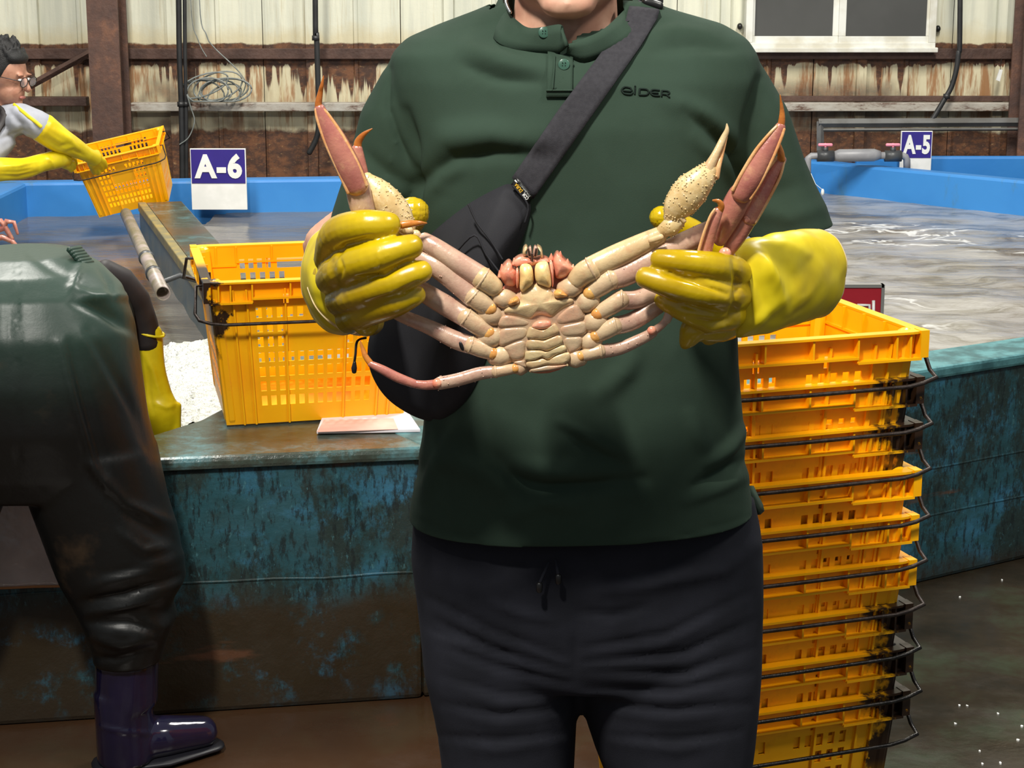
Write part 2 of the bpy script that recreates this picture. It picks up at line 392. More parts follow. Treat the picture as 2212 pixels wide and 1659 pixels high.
def tube(pts, rad, seg=10, round_ends=True, aspect=None, ref=(0, -1, 0)):
    """Swept tube; radii per point; aspect = (across, along ref) multipliers."""
    pts = [Vector(p) for p in pts]
    n = len(pts)
    if isinstance(rad, (int, float)): rad = [rad] * n
    if round_ends:
        d0 = (pts[0] - pts[1]).normalized(); d1 = (pts[-1] - pts[-2]).normalized()
        P2 = []; R2 = []
        for k in (0.98, 0.8, 0.45):
            P2.append(pts[0] + d0 * rad[0] * k * 0.8); R2.append(rad[0] * math.sqrt(max(0, 1 - k * k)) + 1e-6)
        P2 += pts; R2 += list(rad)
        for k in (0.45, 0.8, 0.98):
            P2.append(pts[-1] + d1 * rad[-1] * k * 0.8); R2.append(rad[-1] * math.sqrt(max(0, 1 - k * k)) + 1e-6)
        pts, rad = P2, R2; n = len(pts)
    ax, ay = aspect or (1, 1)
    V = []; Fc = []
    refv = Vector(ref)
    for i, p in enumerate(pts):
        t = (pts[min(i + 1, n - 1)] - pts[max(i - 1, 0)]).normalized()
        b = refv - t * refv.dot(t)
        if b.length < 0.15:
            alt = Vector((0, 0, 1)); b = alt - t * alt.dot(t)
        b.normalize(); a = t.cross(b)
        for k in range(seg):
            w = 2 * math.pi * k / seg
            V.append(p + a * (math.cos(w) * rad[i] * ax) + b * (math.sin(w) * rad[i] * ay))
    for i in range(n - 1):
        for k in range(seg):
            k2 = (k + 1) % seg
            Fc.append((i * seg + k, i * seg + k2, (i + 1) * seg + k2, (i + 1) * seg + k))
    Fc.append(tuple(range(seg - 1, -1, -1))); Fc.append(tuple(range((n - 1) * seg, n * seg)))
    return V, Fc
def smooth_path(pts, n=6):
    """Catmull-Rom through tuples of any length."""
    out = []
    m = len(pts)
    for i in range(m - 1):
        p0, p1, p2, p3 = pts[max(i - 1, 0)], pts[i], pts[i + 1], pts[min(i + 2, m - 1)]
        for k in range(n):
            t = k / n
            out.append(tuple(0.5 * ((2 * b) + (c - a) * t + (2 * a - 5 * b + 4 * c - d) * t * t + (3 * b - a - 3 * c + d) * t ** 3)
                             for a, b, c, d in zip(p0, p1, p2, p3)))
    out.append(tuple(pts[-1])); return out
def ellipsoid(c, r, seg=20, rings=12, rot=None):
    V = []; Fc = []; c = Vector(c)
    for i in range(rings + 1):
        th = math.pi * i / rings
        for k in range(seg):
            ph = 2 * math.pi * k / seg
            st = max(math.sin(th), 1e-4)
            q = Vector((r[0] * st * math.cos(ph), r[1] * st * math.sin(ph), r[2] * math.cos(th)))
            if rot: q = rot @ q
            V.append(c + q)
    for i in range(rings):
        for k in range(seg):
            k2 = (k + 1) % seg
            Fc.append((i * seg + k, (i + 1) * seg + k, (i + 1) * seg + k2, i * seg + k2))
    Fc.append(tuple(range(seg - 1, -1, -1))[::-1]); Fc.append(tuple(range(rings * seg, (rings + 1) * seg))[::-1])
    return V, Fc
def remesh(mb, name, voxel, smooth=6, factor=0.5):
    me = mesh_from('tmp', mb.v, mb.f)
    ob = bpy.data.objects.new('tmp', me); COL.objects.link(ob)
    r = ob.modifiers.new('r', 'REMESH'); r.mode = 'VOXEL'; r.voxel_size = voxel; r.adaptivity = 0
    if smooth:
        sm = ob.modifiers.new('s', 'SMOOTH'); sm.factor = factor; sm.iterations = smooth
    dg = bpy.context.evaluated_depsgraph_get(); dg.update()
    me2 = bpy.data.meshes.new_from_object(ob.evaluated_get(dg)); me2.name = name
    bpy.data.objects.remove(ob); bpy.data.meshes.remove(me)
    me2.shade_smooth(); return me2
def ring_loft(levels, seg=48, expo=2.4):
    """levels: (center Vector, half width, half depth front, half depth back) -> closed loft of horizontal rings."""
    V = []; Fc = []
    for c, a, df, db in levels:
        for k in range(seg):
            w = 2 * math.pi * k / seg
            cx, sy = math.cos(w), math.sin(w)
            x = a * math.copysign(abs(cx) ** (2 / expo), cx)
            y = math.copysign(abs(sy) ** (2 / expo), sy) * (db if sy > 0 else df)
            V.append(c + Vector((x, y, 0)))
    n = len(levels)
    for i in range(n - 1):
        for k in range(seg):
            k2 = (k + 1) % seg
            Fc.append((i * seg + k, i * seg + k2, (i + 1) * seg + k2, (i + 1) * seg + k))
    Fc.append(tuple(range(seg - 1, -1, -1))); Fc.append(tuple(range((n - 1) * seg, n * seg)))
    return V, Fc
def lv(y, xl, xr, Yc, df, db):
    a = P(xl, y, Yc); b = P(xr, y, Yc); return ((a + b) / 2, (b.x - a.x) / 2, df, db)
def seg_d(p, a, b):
    dx, dy = b[0] - a[0], b[1] - a[1]; L = dx * dx + dy * dy
    t = 0 if L == 0 else max(0, min(1, ((p[0] - a[0]) * dx + (p[1] - a[1]) * dy) / L))
    return math.hypot(p[0] - a[0] - t * dx, p[1] - a[1] - t * dy), t
def folds(me, lines, normal_min=0.0):
    """Raise or sink cloth along drawn lines: (points, width px, amplitude m)."""
    if not lines: return
    n = len(me.vertices)
    co = np.empty(n * 3); me.vertices.foreach_get('co', co); co = co.reshape(-1, 3)
    no = np.empty(n * 3); me.vertex_normals.foreach_get('vector', no); no = no.reshape(-1, 3)
    rz = co[:, 2] - CAM_Z; dz = co[:, 1] * CP - rz * SP
    px = W / 2 + F * co[:, 0] / dz; py = H / 2 - F * (co[:, 1] * SP + rz * CP) / dz
    tot = np.zeros(n)
    for pts, w, amp in lines:
        best = np.full(n, 1e9); bt = np.zeros(n); ns = len(pts) - 1
        for i in range(ns):
            (ax, ay), (bx, by) = pts[i], pts[i + 1]; dx, dy = bx - ax, by - ay
            t = np.clip(((px - ax) * dx + (py - ay) * dy) / (dx * dx + dy * dy), 0, 1)
            q = np.hypot(px - ax - t * dx, py - ay - t * dy)
            mk = q < best; best = np.where(mk, q, best); bt = np.where(mk, (i + t) / ns, bt)
        tot += amp * np.exp(-(best / w) ** 2) * np.sin(math.pi * np.clip(0.12 + 0.76 * bt, 0, 1))
    tot *= (no[:, 1] <= 0.2)
    co += no * tot[:, None]
    me.vertices.foreach_set('co', co.ravel()); me.update()
def bisect(me, co, no):
    """Cut away what lies on the +no side."""
    bm = bmesh.new(); bm.from_mesh(me)
    bmesh.ops.bisect_plane(bm, geom=bm.verts[:] + bm.edges[:] + bm.faces[:], plane_co=co, plane_no=no, clear_outer=True)
    bm.to_mesh(me); bm.free(); me.update()
def bvh_of(me): return BVHTree.FromPolygons([v.co.copy() for v in me.vertices], [tuple(p.vertices) for p in me.polygons])
def text_mesh(name, body, size, bold=0.0, depth=0.002, shear=0.0, spacing=1.0):
    cu = bpy.data.curves.new(name, 'FONT'); cu.body = body; cu.size = size; cu.offset = bold; cu.extrude = depth
    cu.align_x = 'CENTER'; cu.align_y = 'CENTER'; cu.shear = shear; cu.space_character = spacing; cu.resolution_u = 4
    ob = bpy.data.objects.new(name, cu); COL.objects.link(ob)
    dg = bpy.context.evaluated_depsgraph_get(); dg.update()
    me = bpy.data.meshes.new_from_object(ob.evaluated_get(dg))
    bpy.data.objects.remove(ob); bpy.data.curves.remove(cu); return me
# ================================================================== SETTING
RIM, WATER_Z = 0.56, 0.41
WALL_Y = 9.4
# floor
mb = MB(); mb.box(-7, 7, -3, 11, -0.08, 0.0)
struct(mb.build('floor', 'floor', smooth=False), 'dark wet floor with brown and green patches')

# back wall: ribbed sheets, each its own panel
wall = struct(MB().box(-5.6, 5.6, WALL_Y + 0.05, WALL_Y + 0.15, 0, 4.6).build('wall_back', 'rust', smooth=False), 'rust-streaked cream corrugated sheet wall')
SW = 0.69
seam0 = P(567, 60, WALL_Y).x
def sheet_mesh():
    prof = [(0.0, 0), (0.015, -0.006), (0.03, 0), (0.21, 0), (0.215, -0.022), (0.262, -0.022), (0.267, 0), (0.45, 0), (0.456, -0.008), (0.472, -0.008), (0.478, 0), (SW - 0.004, 0)]
    v = []; f = []
    for x, y in prof: v += [(x, y, 0.0), (x, y, 4.5)]
    n = len(prof)
    for x, y in prof: v += [(x, y + 0.004, 0.0), (x, y + 0.004, 4.5)]
    for i in range(n - 1):
        f.append((2 * i, 2 * i + 2, 2 * i + 3, 2 * i + 1))
        k = 2 * n
        f.append((k + 2 * i, k + 2 * i + 1, k + 2 * i + 3, k + 2 * i + 2))
    f.append((0, 1, 2 * n + 1, 2 * n)); e = 2 * n - 2
    f.append((e, 2 * n + e, 2 * n + e + 1, e + 1))
    return mesh_from('wall_sheet', v, f, False)
shm = sheet_mesh(); shm.materials.append(M['wall'])
for k in range(-6, 7):
    o = bpy.data.objects.new('wall_sheet', shm); COL.objects.link(o); o.parent = wall
    o.location = (seam0 + k * SW, WALL_Y + 0.01 + 0.004 * (k % 2), 0)
def beam(name, x0, x1, y0, y1, z0, z1, mat, parent=wall, bev=0.004):
    return MB().box(x0, x1, y0, y1, z0, z1).build(name, mat, parent, False, bev)
def zat(py, Y=WALL_Y): return P(1106, py, Y).z
def xat(px, py=200, Y=WALL_Y): return P(px, py, Y).x
beam('girt', -5, xat(195), WALL_Y - 0.10, WALL_Y - 0.03, zat(226) , zat(207), 'rust')
beam('girt', xat(288), xat(2197), WALL_Y - 0.10, WALL_Y - 0.03, zat(237), zat(219), 'girt')
beam('girt', -5, 5.0, WALL_Y - 0.035, WALL_Y - 0.028, zat(127), zat(104), 'rust')
beam('girt', 1.1, 5.0, WALL_Y - 0.05, WALL_Y - 0.02, zat(218), zat(206), 'rust')
# rusted steel columns of the hall
def column(px, wpx, label):
    x = xat(px, 150, 9.2); w = wpx * mpp(px, 150, 9.2) / 2
    o = thing('steel_column', label, 'column', (x, 9.2, 0), 'rusted steel columns')
    MB().box(x - w, x + w, 9.08, 9.095, 0, 4.5).build('flange', 'post', o, False)
    MB().box(x - w, x + w, 9.275, 9.29, 0, 4.5).build('flange', 'post', o, False)
    MB().box(x - 0.006, x + 0.006, 9.095, 9.275, 0, 4.5).build('web', 'post', o, False)
    MB().box(x - w * 1.2, x + w * 1.2, 9.05, 9.31, 0, 0.02).build('base_plate', 'post', o, False)
column(238, 66, 'rusted brown steel column behind the yellow crate being lifted')
column(2224, 60, 'dark rusted steel column at the right edge of the wall')
mb = MB(); mb.tube([P(60, 188, 9.25), P(198, 112, 9.25)], 0.018, 4, False)
tag(mb.build('diagonal_brace', 'rust', smooth=False), 'thin rusty diagonal brace running up to the left column', 'brace')
# window
wx0, wx1, wzb = xat(1607, 60), xat(2015, 60), zat(106)
WT = wzb + 0.62
YW = WALL_Y - 0.07
def frame_rect(x0, x1, z0, z1, w, y0, y1):
    return MB().box(x0, x1, y0, y1, z0, z0 + w).box(x0, x1, y0, y1, z1 - w, z1).box(x0, x0 + w, y0, y1, z0 + w, z1 - w).box(x1 - w, x1, y0, y1, z0 + w, z1 - w)
win = struct(frame_rect(wx0, wx1, wzb, WT, 0.035, YW - 0.01, WALL_Y + 0.01).build('window_1', 'frame_white', smooth=False, bevel=0.003), 'white framed sliding window with dark panes')
xm = xat(1812, 60)
for (a, b, dy) in ((wx0 + 0.012, xm - 0.004, 0.014), (xm - 0.012, wx1 - 0.012, 0.0)):
    frame_rect(a, b, wzb + 0.03, WT - 0.02, 0.036, YW + dy, YW + dy + 0.014).build('sash', 'frame_white', win, False, 0.003)
    MB().box(a + 0.034, b - 0.034, YW + dy + 0.005, YW + dy + 0.009, wzb + 0.064, WT - 0.054).build('pane', 'pane', win, False)
beam('window_sill', wx0 - 0.01, wx1 + 0.01, YW - 0.03, YW, wzb - 0.012, wzb + 0.012, 'frame_white', win)
for px, py in ((1598, 57), (2026, 62)):
    v, f = ellipsoid(P(px, py, WALL_Y - 0.01), (0.014, 0.02, 0.017), 10, 6)
    MB().add(v, f).build('bolt', 'black', wall)
# conduits and cables on the wall
def cable(name, px_pts, Y, r, mat, label, cat, n=6, group=None):
    pts = [P(a, b, Y) for a, b in px_pts]
    pts = [Vector(q) for q in smooth_path([tuple(p) for p in pts], n)]
    mb = MB(); mb.tube(pts, r, 8); o = mb.build(name, mat)
    return tag(o, label, cat, group)
def conduit(px_pts, Y, r, label, saddles):
    root = thing('conduit', label, 'pipe', P(px_pts[0][0], px_pts[0][1], Y) * 1.0)
    pts = [Vector(q) for q in smooth_path([tuple(P(a, b, Y)) for a, b in px_pts], 6)]
    MB().tube(pts, r, 10).build('pipe', 'pipe_black', root)
    for a, b in saddles:
        c = P(a, b, Y); MB().tube([c - Vector((0, 0, .012)), c + Vector((0, 0, .012))], r * 1.35, 10, False).build('coupling', 'pipe_black', root)
conduit([(384, -900), (386, 0), (392, 240), (394, 392)], 9.22, 0.014, 'thin black vertical conduit, left one of the close pair', [(391, 225)])
conduit([(397, -900), (399, 0), (402, 240), (403, 392)], 9.22, 0.010, 'thinner black vertical conduit, right one of the close pair', [(402, 225)])
conduit([(678, -900), (681, 0), (684, 80), (688, 230), (686, 290), (668, 330)], 9.25, 0.014, 'black conduit ending in a bent hose beside the raised crab leg', [(682, 82)])
conduit([(2078, -900), (2074, 0), (2070, 120), (2058, 180), (2040, 215), (2008, 268)], 9.2, 0.013, 'black cable conduit bending left beneath the window side', [(2045, 208)])
cable('wire', [(410, -400), (412, 0), (428, 86), (446, 122)], 9.28, 0.0025, 'cable', 'thin grey wire hanging left of the coil', 'wire')
cable('wire', [(428, -400), (431, 0), (446, 75), (462, 102), (500, 138), (524, 165), (530, 185), (520, 210)], 9.27, 0.003, 'cable', 'long grey wire curving down into the coil', 'wire')
cable('wire', [(404, 205), (412, 232), (420, 262), (408, 296), (388, 312)], 9.2, 0.003, 'cable', 'thin wire curling below the coil beside the black conduits', 'wire')
coil = thing('cable_coil', 'coil of grey cable hung on the wall above the rail', 'cable', P(465, 215, 9.24), None)
rr = random.Random(3)
for k in range(9):
    cx, cy = 458 + rr.uniform(-22, 30), 196 + rr.uniform(-12, 12)
    a, b, rot = 46 + rr.uniform(-10, 14), 24 + rr.uniform(-6, 12), rr.uniform(-0.5, 0.2)
    pts = []
    for i in range(25):
        w = 2 * math.pi * i / 24
        x, y = a * math.cos(w), b * math.sin(w)
        pts.append(P(cx + x * math.cos(rot) - y * math.sin(rot), min(cy + x * math.sin(rot) + y * math.cos(rot), 219), 9.22 + 0.006 * k))
    MB().tube(pts, 0.004, 6, False).build('loop', 'cable', coil)
tagr = thing('hanging_tag', 'small white tag hanging on a string by the right column', 'tag', P(2158, 130, 9.3))
MB().tube([P(2163, 128, 9.3), P(2161, 150, 9.3)], 0.0015, 5).build('string', 'black', tagr)
mbt = MB(); q = [P(2160, 149, 9.3), P(2166, 151, 9.3), P(2160, 176, 9.3), P(2152, 173, 9.3)]
mbt.add(q + [p + Vector((0, 0.012, 0)) for p in q], [(0, 1, 2, 3)[::-1], (4, 5, 6, 7), (0, 1, 5, 4), (1, 2, 6, 5), (2, 3, 7, 6), (3, 0, 4, 7)]).build('card', 'white', tagr, False)
# grey steel rail on the right
rail = thing('steel_rail', 'grey steel frame rail standing behind the far right tank', 'rail', (xat(1990, 265, 9.15), 9.15, 0))
def bar(px0, py0, px1, py1, Y, r, nm, mat, parent): 
    return MB().tube([P(px0, py0, Y), P(px1, py1, Y)], r, 4, False).build(nm, mat, parent, False)
bar(1768, 266, 2600, 262, 9.19, 0.022, 'top_bar', 'frame_grey', rail)
bar(1772, 262, 1772, 600, 9.19, 0.018, 'upright', 'frame_grey', rail)
bar(1778, 281, 2600, 277, 9.19, 0.008, 'lower_bar', 'frame_grey', rail)

# ------------------------------------------------------------------ seawater tank
F0 = Vector((-2.2, 3.61 - 1.5 * 0.167, 0)); F1 = Vector((-0.19, 3.696, 0)); F2 = Vector((2.6, 3.696 + 2.79 * 0.61, 0))
tank = thing('seawater_tank', 'large teal-painted seawater tank with worn dirty front wall', 'tank', (0.2, 4.2, 0))
def strip(name, a, b, th, z0, z1, mat, bev=0.012, a2=None, b2=None):
    d = (b - a).normalized(); n = Vector((-d.y, d.x, 0))
    poly = [a, b, b2 if b2 is not None else b + n * th, a2 if a2 is not None else a + n * th]
    return MB().prism(poly, z0, z1).build(name, mat, tank, False, bev)
dL = (F1 - F0).normalized(); nL = Vector((-dL.y, dL.x, 0)); dR = (F2 - F1).normalized(); nR = Vector((-dR.y, dR.x, 0))
strip('front_wall', F0, F1, 0.12, 0, RIM - 0.025, 'tank', a2=F0 + nL * 0.14, b2=F1 + nL * 0.14)
strip('front_wall', F1, F2, 0.12, 0, RIM - 0.025, 'tank', a2=F1 + nL * 0.14, b2=F2 + nR * 0.14)
# top ledges: broad on the left, narrow on the right
lx = lambda p: Vector((p.x, p.y, 0))
inn = [lx(G(-120, 950, RIM)), lx(G(330, 936, RIM)), lx(G(430, 905, RIM)), lx(G(500, 868, RIM)), Vector((-0.50, 4.30, 0)), Vector((-0.18, 4.34, 0))]
out = [F0 - nL * 0.015, F1 - nL * 0.015]
MB().prism([out[0], out[1], Vector((0.02, 3.84, 0)), Vector((0.02, 4.38, 0))] + inn[::-1] + [Vector((-2.2, inn[0].y, 0))], RIM - 0.03, RIM - .0015).build('ledge', 'ledge', tank, False, 0.01)
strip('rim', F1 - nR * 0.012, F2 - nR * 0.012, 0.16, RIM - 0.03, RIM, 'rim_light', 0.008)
# weld seams along the front wall
for (a, b, n, zz) in ((F0, F1, nL, 0.285), (F1, F2, nR, 0.30), (F1, F2, nR, 0.175)):
    MB().tube([(a + n * 0.002).lerp(b + n * 0.002, k / 40) + Vector((0, 0, zz + .006 * noise.noise((k * .35, zz * 9, 1)))) for k in range(41)], 0.004, 6, False).build('weld_seam', 'tank', tank)
# divider between the two basins on the left
D0 = lx(G(300, 440, RIM)); D1 = lx(G(449, 644, RIM)); dd = (D1 - D0).normalized(); D2 = D1 + dd * 1.15
dn = Vector((-dd.y, dd.x, 0))
MB().prism([D0, D2, D2 + dn * 0.17, D0 + dn * 0.17], 0, RIM - 0.002).build('divider', 'div_grey', tank, False, 0.012)
MB().prism([D0 + dn * 0.03, D2 + dn * 0.03, D2 + dn * 0.172, D0 + dn * 0.172], RIM - 0.004, RIM + 0.004).build('divider_cap', 'ledge', tank, False, 0.003)
MB().prism([D0 - dn * 0.004, D2 - dn * 0.004, D2 + dn * 0.028, D0 + dn * 0.028], RIM - 0.03, RIM + 0.006).build('divider_edge', 'algae', tank, False, 0.004)
# far blue walls
BY = 8.2
A0 = lx(G(1740, 347, RIM)); BK = lx(G(930, 384, RIM))
MB().prism([Vector((-2.3, 8.14, 0)), lx(G(0, 396, RIM)), BK, A0 + Vector((.1, .05, 0)), A0 + Vector((.1, .15, 0)), BK + Vector((0, .12, 0)), Vector((-2.3, 8.27, 0))], 0, RIM).build('back_wall', 'blue', tank, False, 0.012)
MB().box(-2.3, -2.15, 3.6, BY, 0, RIM).build('side_wall', 'blue', tank, False, 0.015)
A0 = lx(G(1740, 347, RIM)); A1 = lx(G(2230, 393, RIM)); A2 = A1 + (A1 - A0) * 1.2
an = Vector((-(A1 - A0).normalized().y, (A1 - A0).normalized().x, 0))
MB().prism([A0, A2, A2 + an * 0.09, A0 + an * 0.09], 0, RIM).build('divider', 'blue', tank, False, 0.012)
MB().box(xat(1850, 345, 8.98), 3.6, 8.99, 9.03, 0, zat(338, 8.99)).build('back_wall', 'blue', tank, False, 0.012)
# water: one waved sheet per basin area
def water(name, poly, label, res=0.045):
    xs = [p.x for p in poly]; ys = [p.y for p in poly]
    x0, x1, y0, y1 = min(xs), max(xs), min(ys), max(ys)
    nx = int((x1 - x0) / res); ny = int((y1 - y0) / res)
    bm = bmesh.new(); grid = {}
    def inside(x, y):
        c = False; n = len(poly)
        for i in range(n):
            a, b = poly[i], poly[(i + 1) % n]
            if (a.y > y) != (b.y > y) and x < (b.x - a.x) * (y - a.y) / (b.y - a.y) + a.x: c = not c
        return c
    def vert(i, j):
        if (i, j) not in grid:
            x = x0 + i * res; y = y0 + j * res
            zz = WATER_Z + 0.010 * noise.noise((x * 2.2, y * 4.5, 0.3)) + 0.006 * noise.noise((x * 6, y * 11, 3.3))
            grid[i, j] = bm.verts.new((x, y, zz))
        return grid[i, j]
    for i in range(nx):
        for j in range(ny):
            if inside(x0 + (i + .5) * res, y0 + (j + .5) * res):
                bm.faces.new([vert(i, j), vert(i + 1, j), vert(i + 1, j + 1), vert(i, j + 1)])
    me = bpy.data.meshes.new(name); bm.to_mesh(me); bm.free(); me.shade_smooth()
    return tag(link(name, me, 'water'), label, 'water', None, 'stuff')
water('water', [Vector((-2.15, 3.75, 0)), D2 + dn * 0.08, D0 + dn * 0.08, Vector((-1.55, 8.28, 0)), Vector((-2.2, 8.24, 0))], 'calm grey water in the left basin beyond the bending person')
water('water', [Vector((-0.25, 3.8, 0)), F1 + nR * 0.1, F2 + nR * 0.1, A2, A0 + Vector((.05, .1, 0)), BK + Vector((0, .06, 0)), Vector((-1.3, 8.28, 0)), D0 + dn * 0.1, D2 + dn * 0.1], 'rippled grey water with white foam streaks in the main tank')
# heap of white foam at the near left corner
def foam_heap():
    zf = 0.47
    bl, br, tr, tl = [G(a, b, zf) for a, b in ((300, 960), (560, 905), (520, 735), (338, 738))]
    bm = bmesh.new(); grid = {}; nx, ny = 60, 130
    for i in range(nx + 1):
        for j in range(ny + 1):
            u, v = i / nx, j / ny
            q = bl.lerp(br, u).lerp(tl.lerp(tr, u), v)
            e = min(1, 9 * u * 1.2, 9 * (1 - v) * 1.2)
            lump = noise.noise((q.x * 14, q.y * 14, 2)) * .014 + noise.noise((q.x * 42, q.y * 42, 7)) * .009 + abs(noise.noise((q.x * 95, q.y * 95, 1))) * .007
            q.x += .05 * noise.noise((q.y * 6, 3.1, u)) * (1 - u)
            grid[i, j] = bm.verts.new((q.x, q.y, zf - .07 * (1 - e) + lump + .02 * math.sin(math.pi * u)))
    for i in range(nx):
        for j in range(ny):
            bm.faces.new([grid[i, j], grid[i + 1, j], grid[i + 1, j + 1], grid[i, j + 1]])
    me = bpy.data.meshes.new('foam'); bm.to_mesh(me); bm.free(); me.shade_smooth()
    tag(link('foam', me, 'foam'), 'heap of white bubbly foam beside the crate on the ledge', 'foam', None, 'stuff')
foam_heap()
# grey pipe along the divider
pp = thing('drain_pipe', 'grey plastic pipe slanting down beside the tank divider', 'pipe', G(352, 633, 0.44))
pa, pb = P(272, 462, 6.75), P(352, 634, 5.15)
dirp = (pb - pa).normalized()
def hollow(a, b, r, nm, mat, parent, seg=20):
    v, f = tube([a, b], r, seg, False); f = f[:-2]
    n = len(v); v2, f2 = tube([a, b], r * 0.86, seg, False); f2 = f2[:-2]
    mb = MB(); mb.add(v, f); mb.add(v2, [q[::-1] for q in f2])
    mb.f += [(seg + k, seg + (k + 1) % seg, n + seg + (k + 1) % seg, n + seg + k) for k in range(seg)]
    mb.f += [(k, n + k, n + (k + 1) % seg, (k + 1) % seg) for k in range(seg)]
    return mb.build(nm, mat, parent)
hollow(pa, pb, 0.021, 'pipe', 'pvc_old', pp)
for t in (0.62, 0.8):
    c = pa.lerp(pb, t); MB().tube([c - dirp * 0.012, c + dirp * 0.012], 0.025, 16, False).build('clamp', 'pvc_dark', pp)
c = pa.lerp(pb, 0.9)
MB().tube([c, c + Vector((0.06, 0.02, 0.02)), c + Vector((0.11, 0.04, 0.0))], 0.008, 8).build('bracket', 'pvc_dark', pp)
# grey water pipes with pink valves on the right
pv = thing('valve_pipe', 'grey plastic water pipe with two pink valve handles at the far right tank', 'pipe', P(1850, 345, 8.75))
YV = 8.8
MB().tube([P(1745, 470, YV), P(1745, 352, YV), P(1746, 342, YV), P(1752, 337, YV), P(1800, 337, YV)], 0.016, 12, False).build('elbow_pipe', 'pvc', pv)
MB().tube([P(1800, 337, YV), P(1812, 336, YV), P(1888, 335, YV), P(1902, 335, YV)], [0.02, 0.030, 0.030, 0.02], 14, False).build('sleeve', 'pvc', pv)
MB().tube([P(1900, 336, YV), P(1948, 336, YV), P(1956, 339, YV), P(1959, 346, YV), P(1959, 372, YV)], 0.017, 12, False).build('elbow_pipe', 'pvc', pv)
for px in (1783, 1929):
    vb = MB().tube([P(px - 18, 337, YV), P(px + 18, 337, YV)], 0.027, 12, False).build('valve', 'pvc_dark', pv)
    MB().tube([P(px, 330, YV), P(px, 318, YV)], 0.014, 10, False).build('valve_stem', 'pvc_dark', vb)
    MB().tube([P(px - 13, 313, YV), P(px + 13, 313, YV)], 0.008, 8).tube([P(px, 319, YV), P(px, 311, YV)], 0.006, 8).build('valve_handle', 'pink', vb)
fl = thing('float_bob', 'small white float hanging on a thread beside the blue wall', 'float', P(1777, 418, 8.6))
v, f = ellipsoid(P(1777, 415, 8.6), (0.008, 0.008, 0.016), 10, 8); MB().add(v, f).build('bob', 'white', fl)
MB().tube([P(1752, 375, 8.7), P(1762, 398, 8.65), P(1777, 410, 8.6)], 0.0012, 5).build('thread', 'white', fl)
# numbered boards
def number_board(px0, py0, px1, py1, Y, split, txt, label, depth=0.012):
    a = P(px0, py1, Y); b = P(px1, py0, Y)
    root = thing('number_sign', label, 'sign', ((a.x + b.x) / 2, Y, a.z), 'tank number signs')
    MB().box(a.x, b.x, Y, Y + depth, a.z, b.z).build('board', 'white', root, False, 0.001)
    zs = P(px0, split, Y).z; m = 0.004
    MB().box(a.x + m, b.x - m, Y - 0.002, Y + 0.001, zs, b.z - m).build('blue_field', 'sign_blue', root, False)
    hgt = b.z - zs
    me = text_mesh('lettering', txt, hgt * 1.02, hgt * 0.045, 0.001, 0, 1.12)
    xs = [v.co.x for v in me.vertices]; ys = [v.co.y for v in me.vertices]
    sx = (b.x - a.x) * 0.86 / (max(xs) - min(xs)); sy = hgt * 0.72 / (max(ys) - min(ys))
    cx, cy = (max(xs) + min(xs)) / 2, (max(ys) + min(ys)) / 2
    for v in me.vertices:
        x, y, z = v.co; v.co = ((a.x + b.x) / 2 + (x - cx) * sx, Y - 0.004 - z, (zs + b.z) / 2 + (y - cy) * sy)
    link('lettering', me, 'white', root)
    return root
number_board(415, 321, 530, 453, 8.14, 396, 'A-6', 'white and purple board reading A-6 on the blue tank wall')
number_board(1943, 283, 2015, 368, 8.92, 341, 'A-5', 'smaller white and purple board reading A-5 above the right tank')
# red sign behind the crate stack
rs = thing('red_sign', 'red sign with grey frame and white lettering behind the crate stack', 'sign', G(1850, 760, RIM))
YS = 4.6
a = P(1760, 800, YS); b = P(1904, 621, YS)
MB().box(a.x, b.x, YS, YS + 0.012, a.z, b.z).build('board', 'sign_red', rs, False)
fr = MB().box(a.x - .008, b.x + .006, YS - 0.004, YS + 0.016, b.z, b.z + .008).box(b.x, b.x + .008, YS - 0.004, YS + .016, a.z, b.z + .008).box(a.x - .008, a.x, YS - 0.004, YS + .016, a.z, b.z)
fr.build('frame', 'metal_grey', rs, False)
def stroke(pts, Y, r, mb): mb.tube([P(x, y, Y) for x, y in pts], r, 6, False)
mb = MB(); stroke([(1887, 649), (1887, 700)], YS - 0.002, 0.004, mb); stroke([(1852, 659), (1878, 659), (1878, 690)], YS - 0.002, 0.0038, mb); stroke([(1790, 660), (1830, 660), (1830, 700)], YS - .002, .0038, mb)
mb.build('lettering', 'white', rs)

# white scraps on the wet floor
rr = random.Random(11)
for zx, zy in ((1525, 1277), (1575, 1280), (1765, 1328), (1910, 1405), (1888, 1490), (1650, 1560), (1778, 1632), (1668, 1640), (1530, 605), (1500, 1390), (1790, 500)):
    c = G(1540 + zx / 2.865, 1080 + zy / 2.865, 0.0); mb = MB(); n = 6
    poly = [(c.x + rr.uniform(.0018, .0035) * math.cos(6.283 * k / n), c.y + rr.uniform(.002, .006) * math.sin(6.283 * k / n)) for k in range(n)]
    tag(mb.prism(poly, 0, .003).build('shell_scrap', 'white', None, False), 'tiny white scrap lying on the wet floor beside the crate stack', 'scrap', 'white scraps on the wet floor')
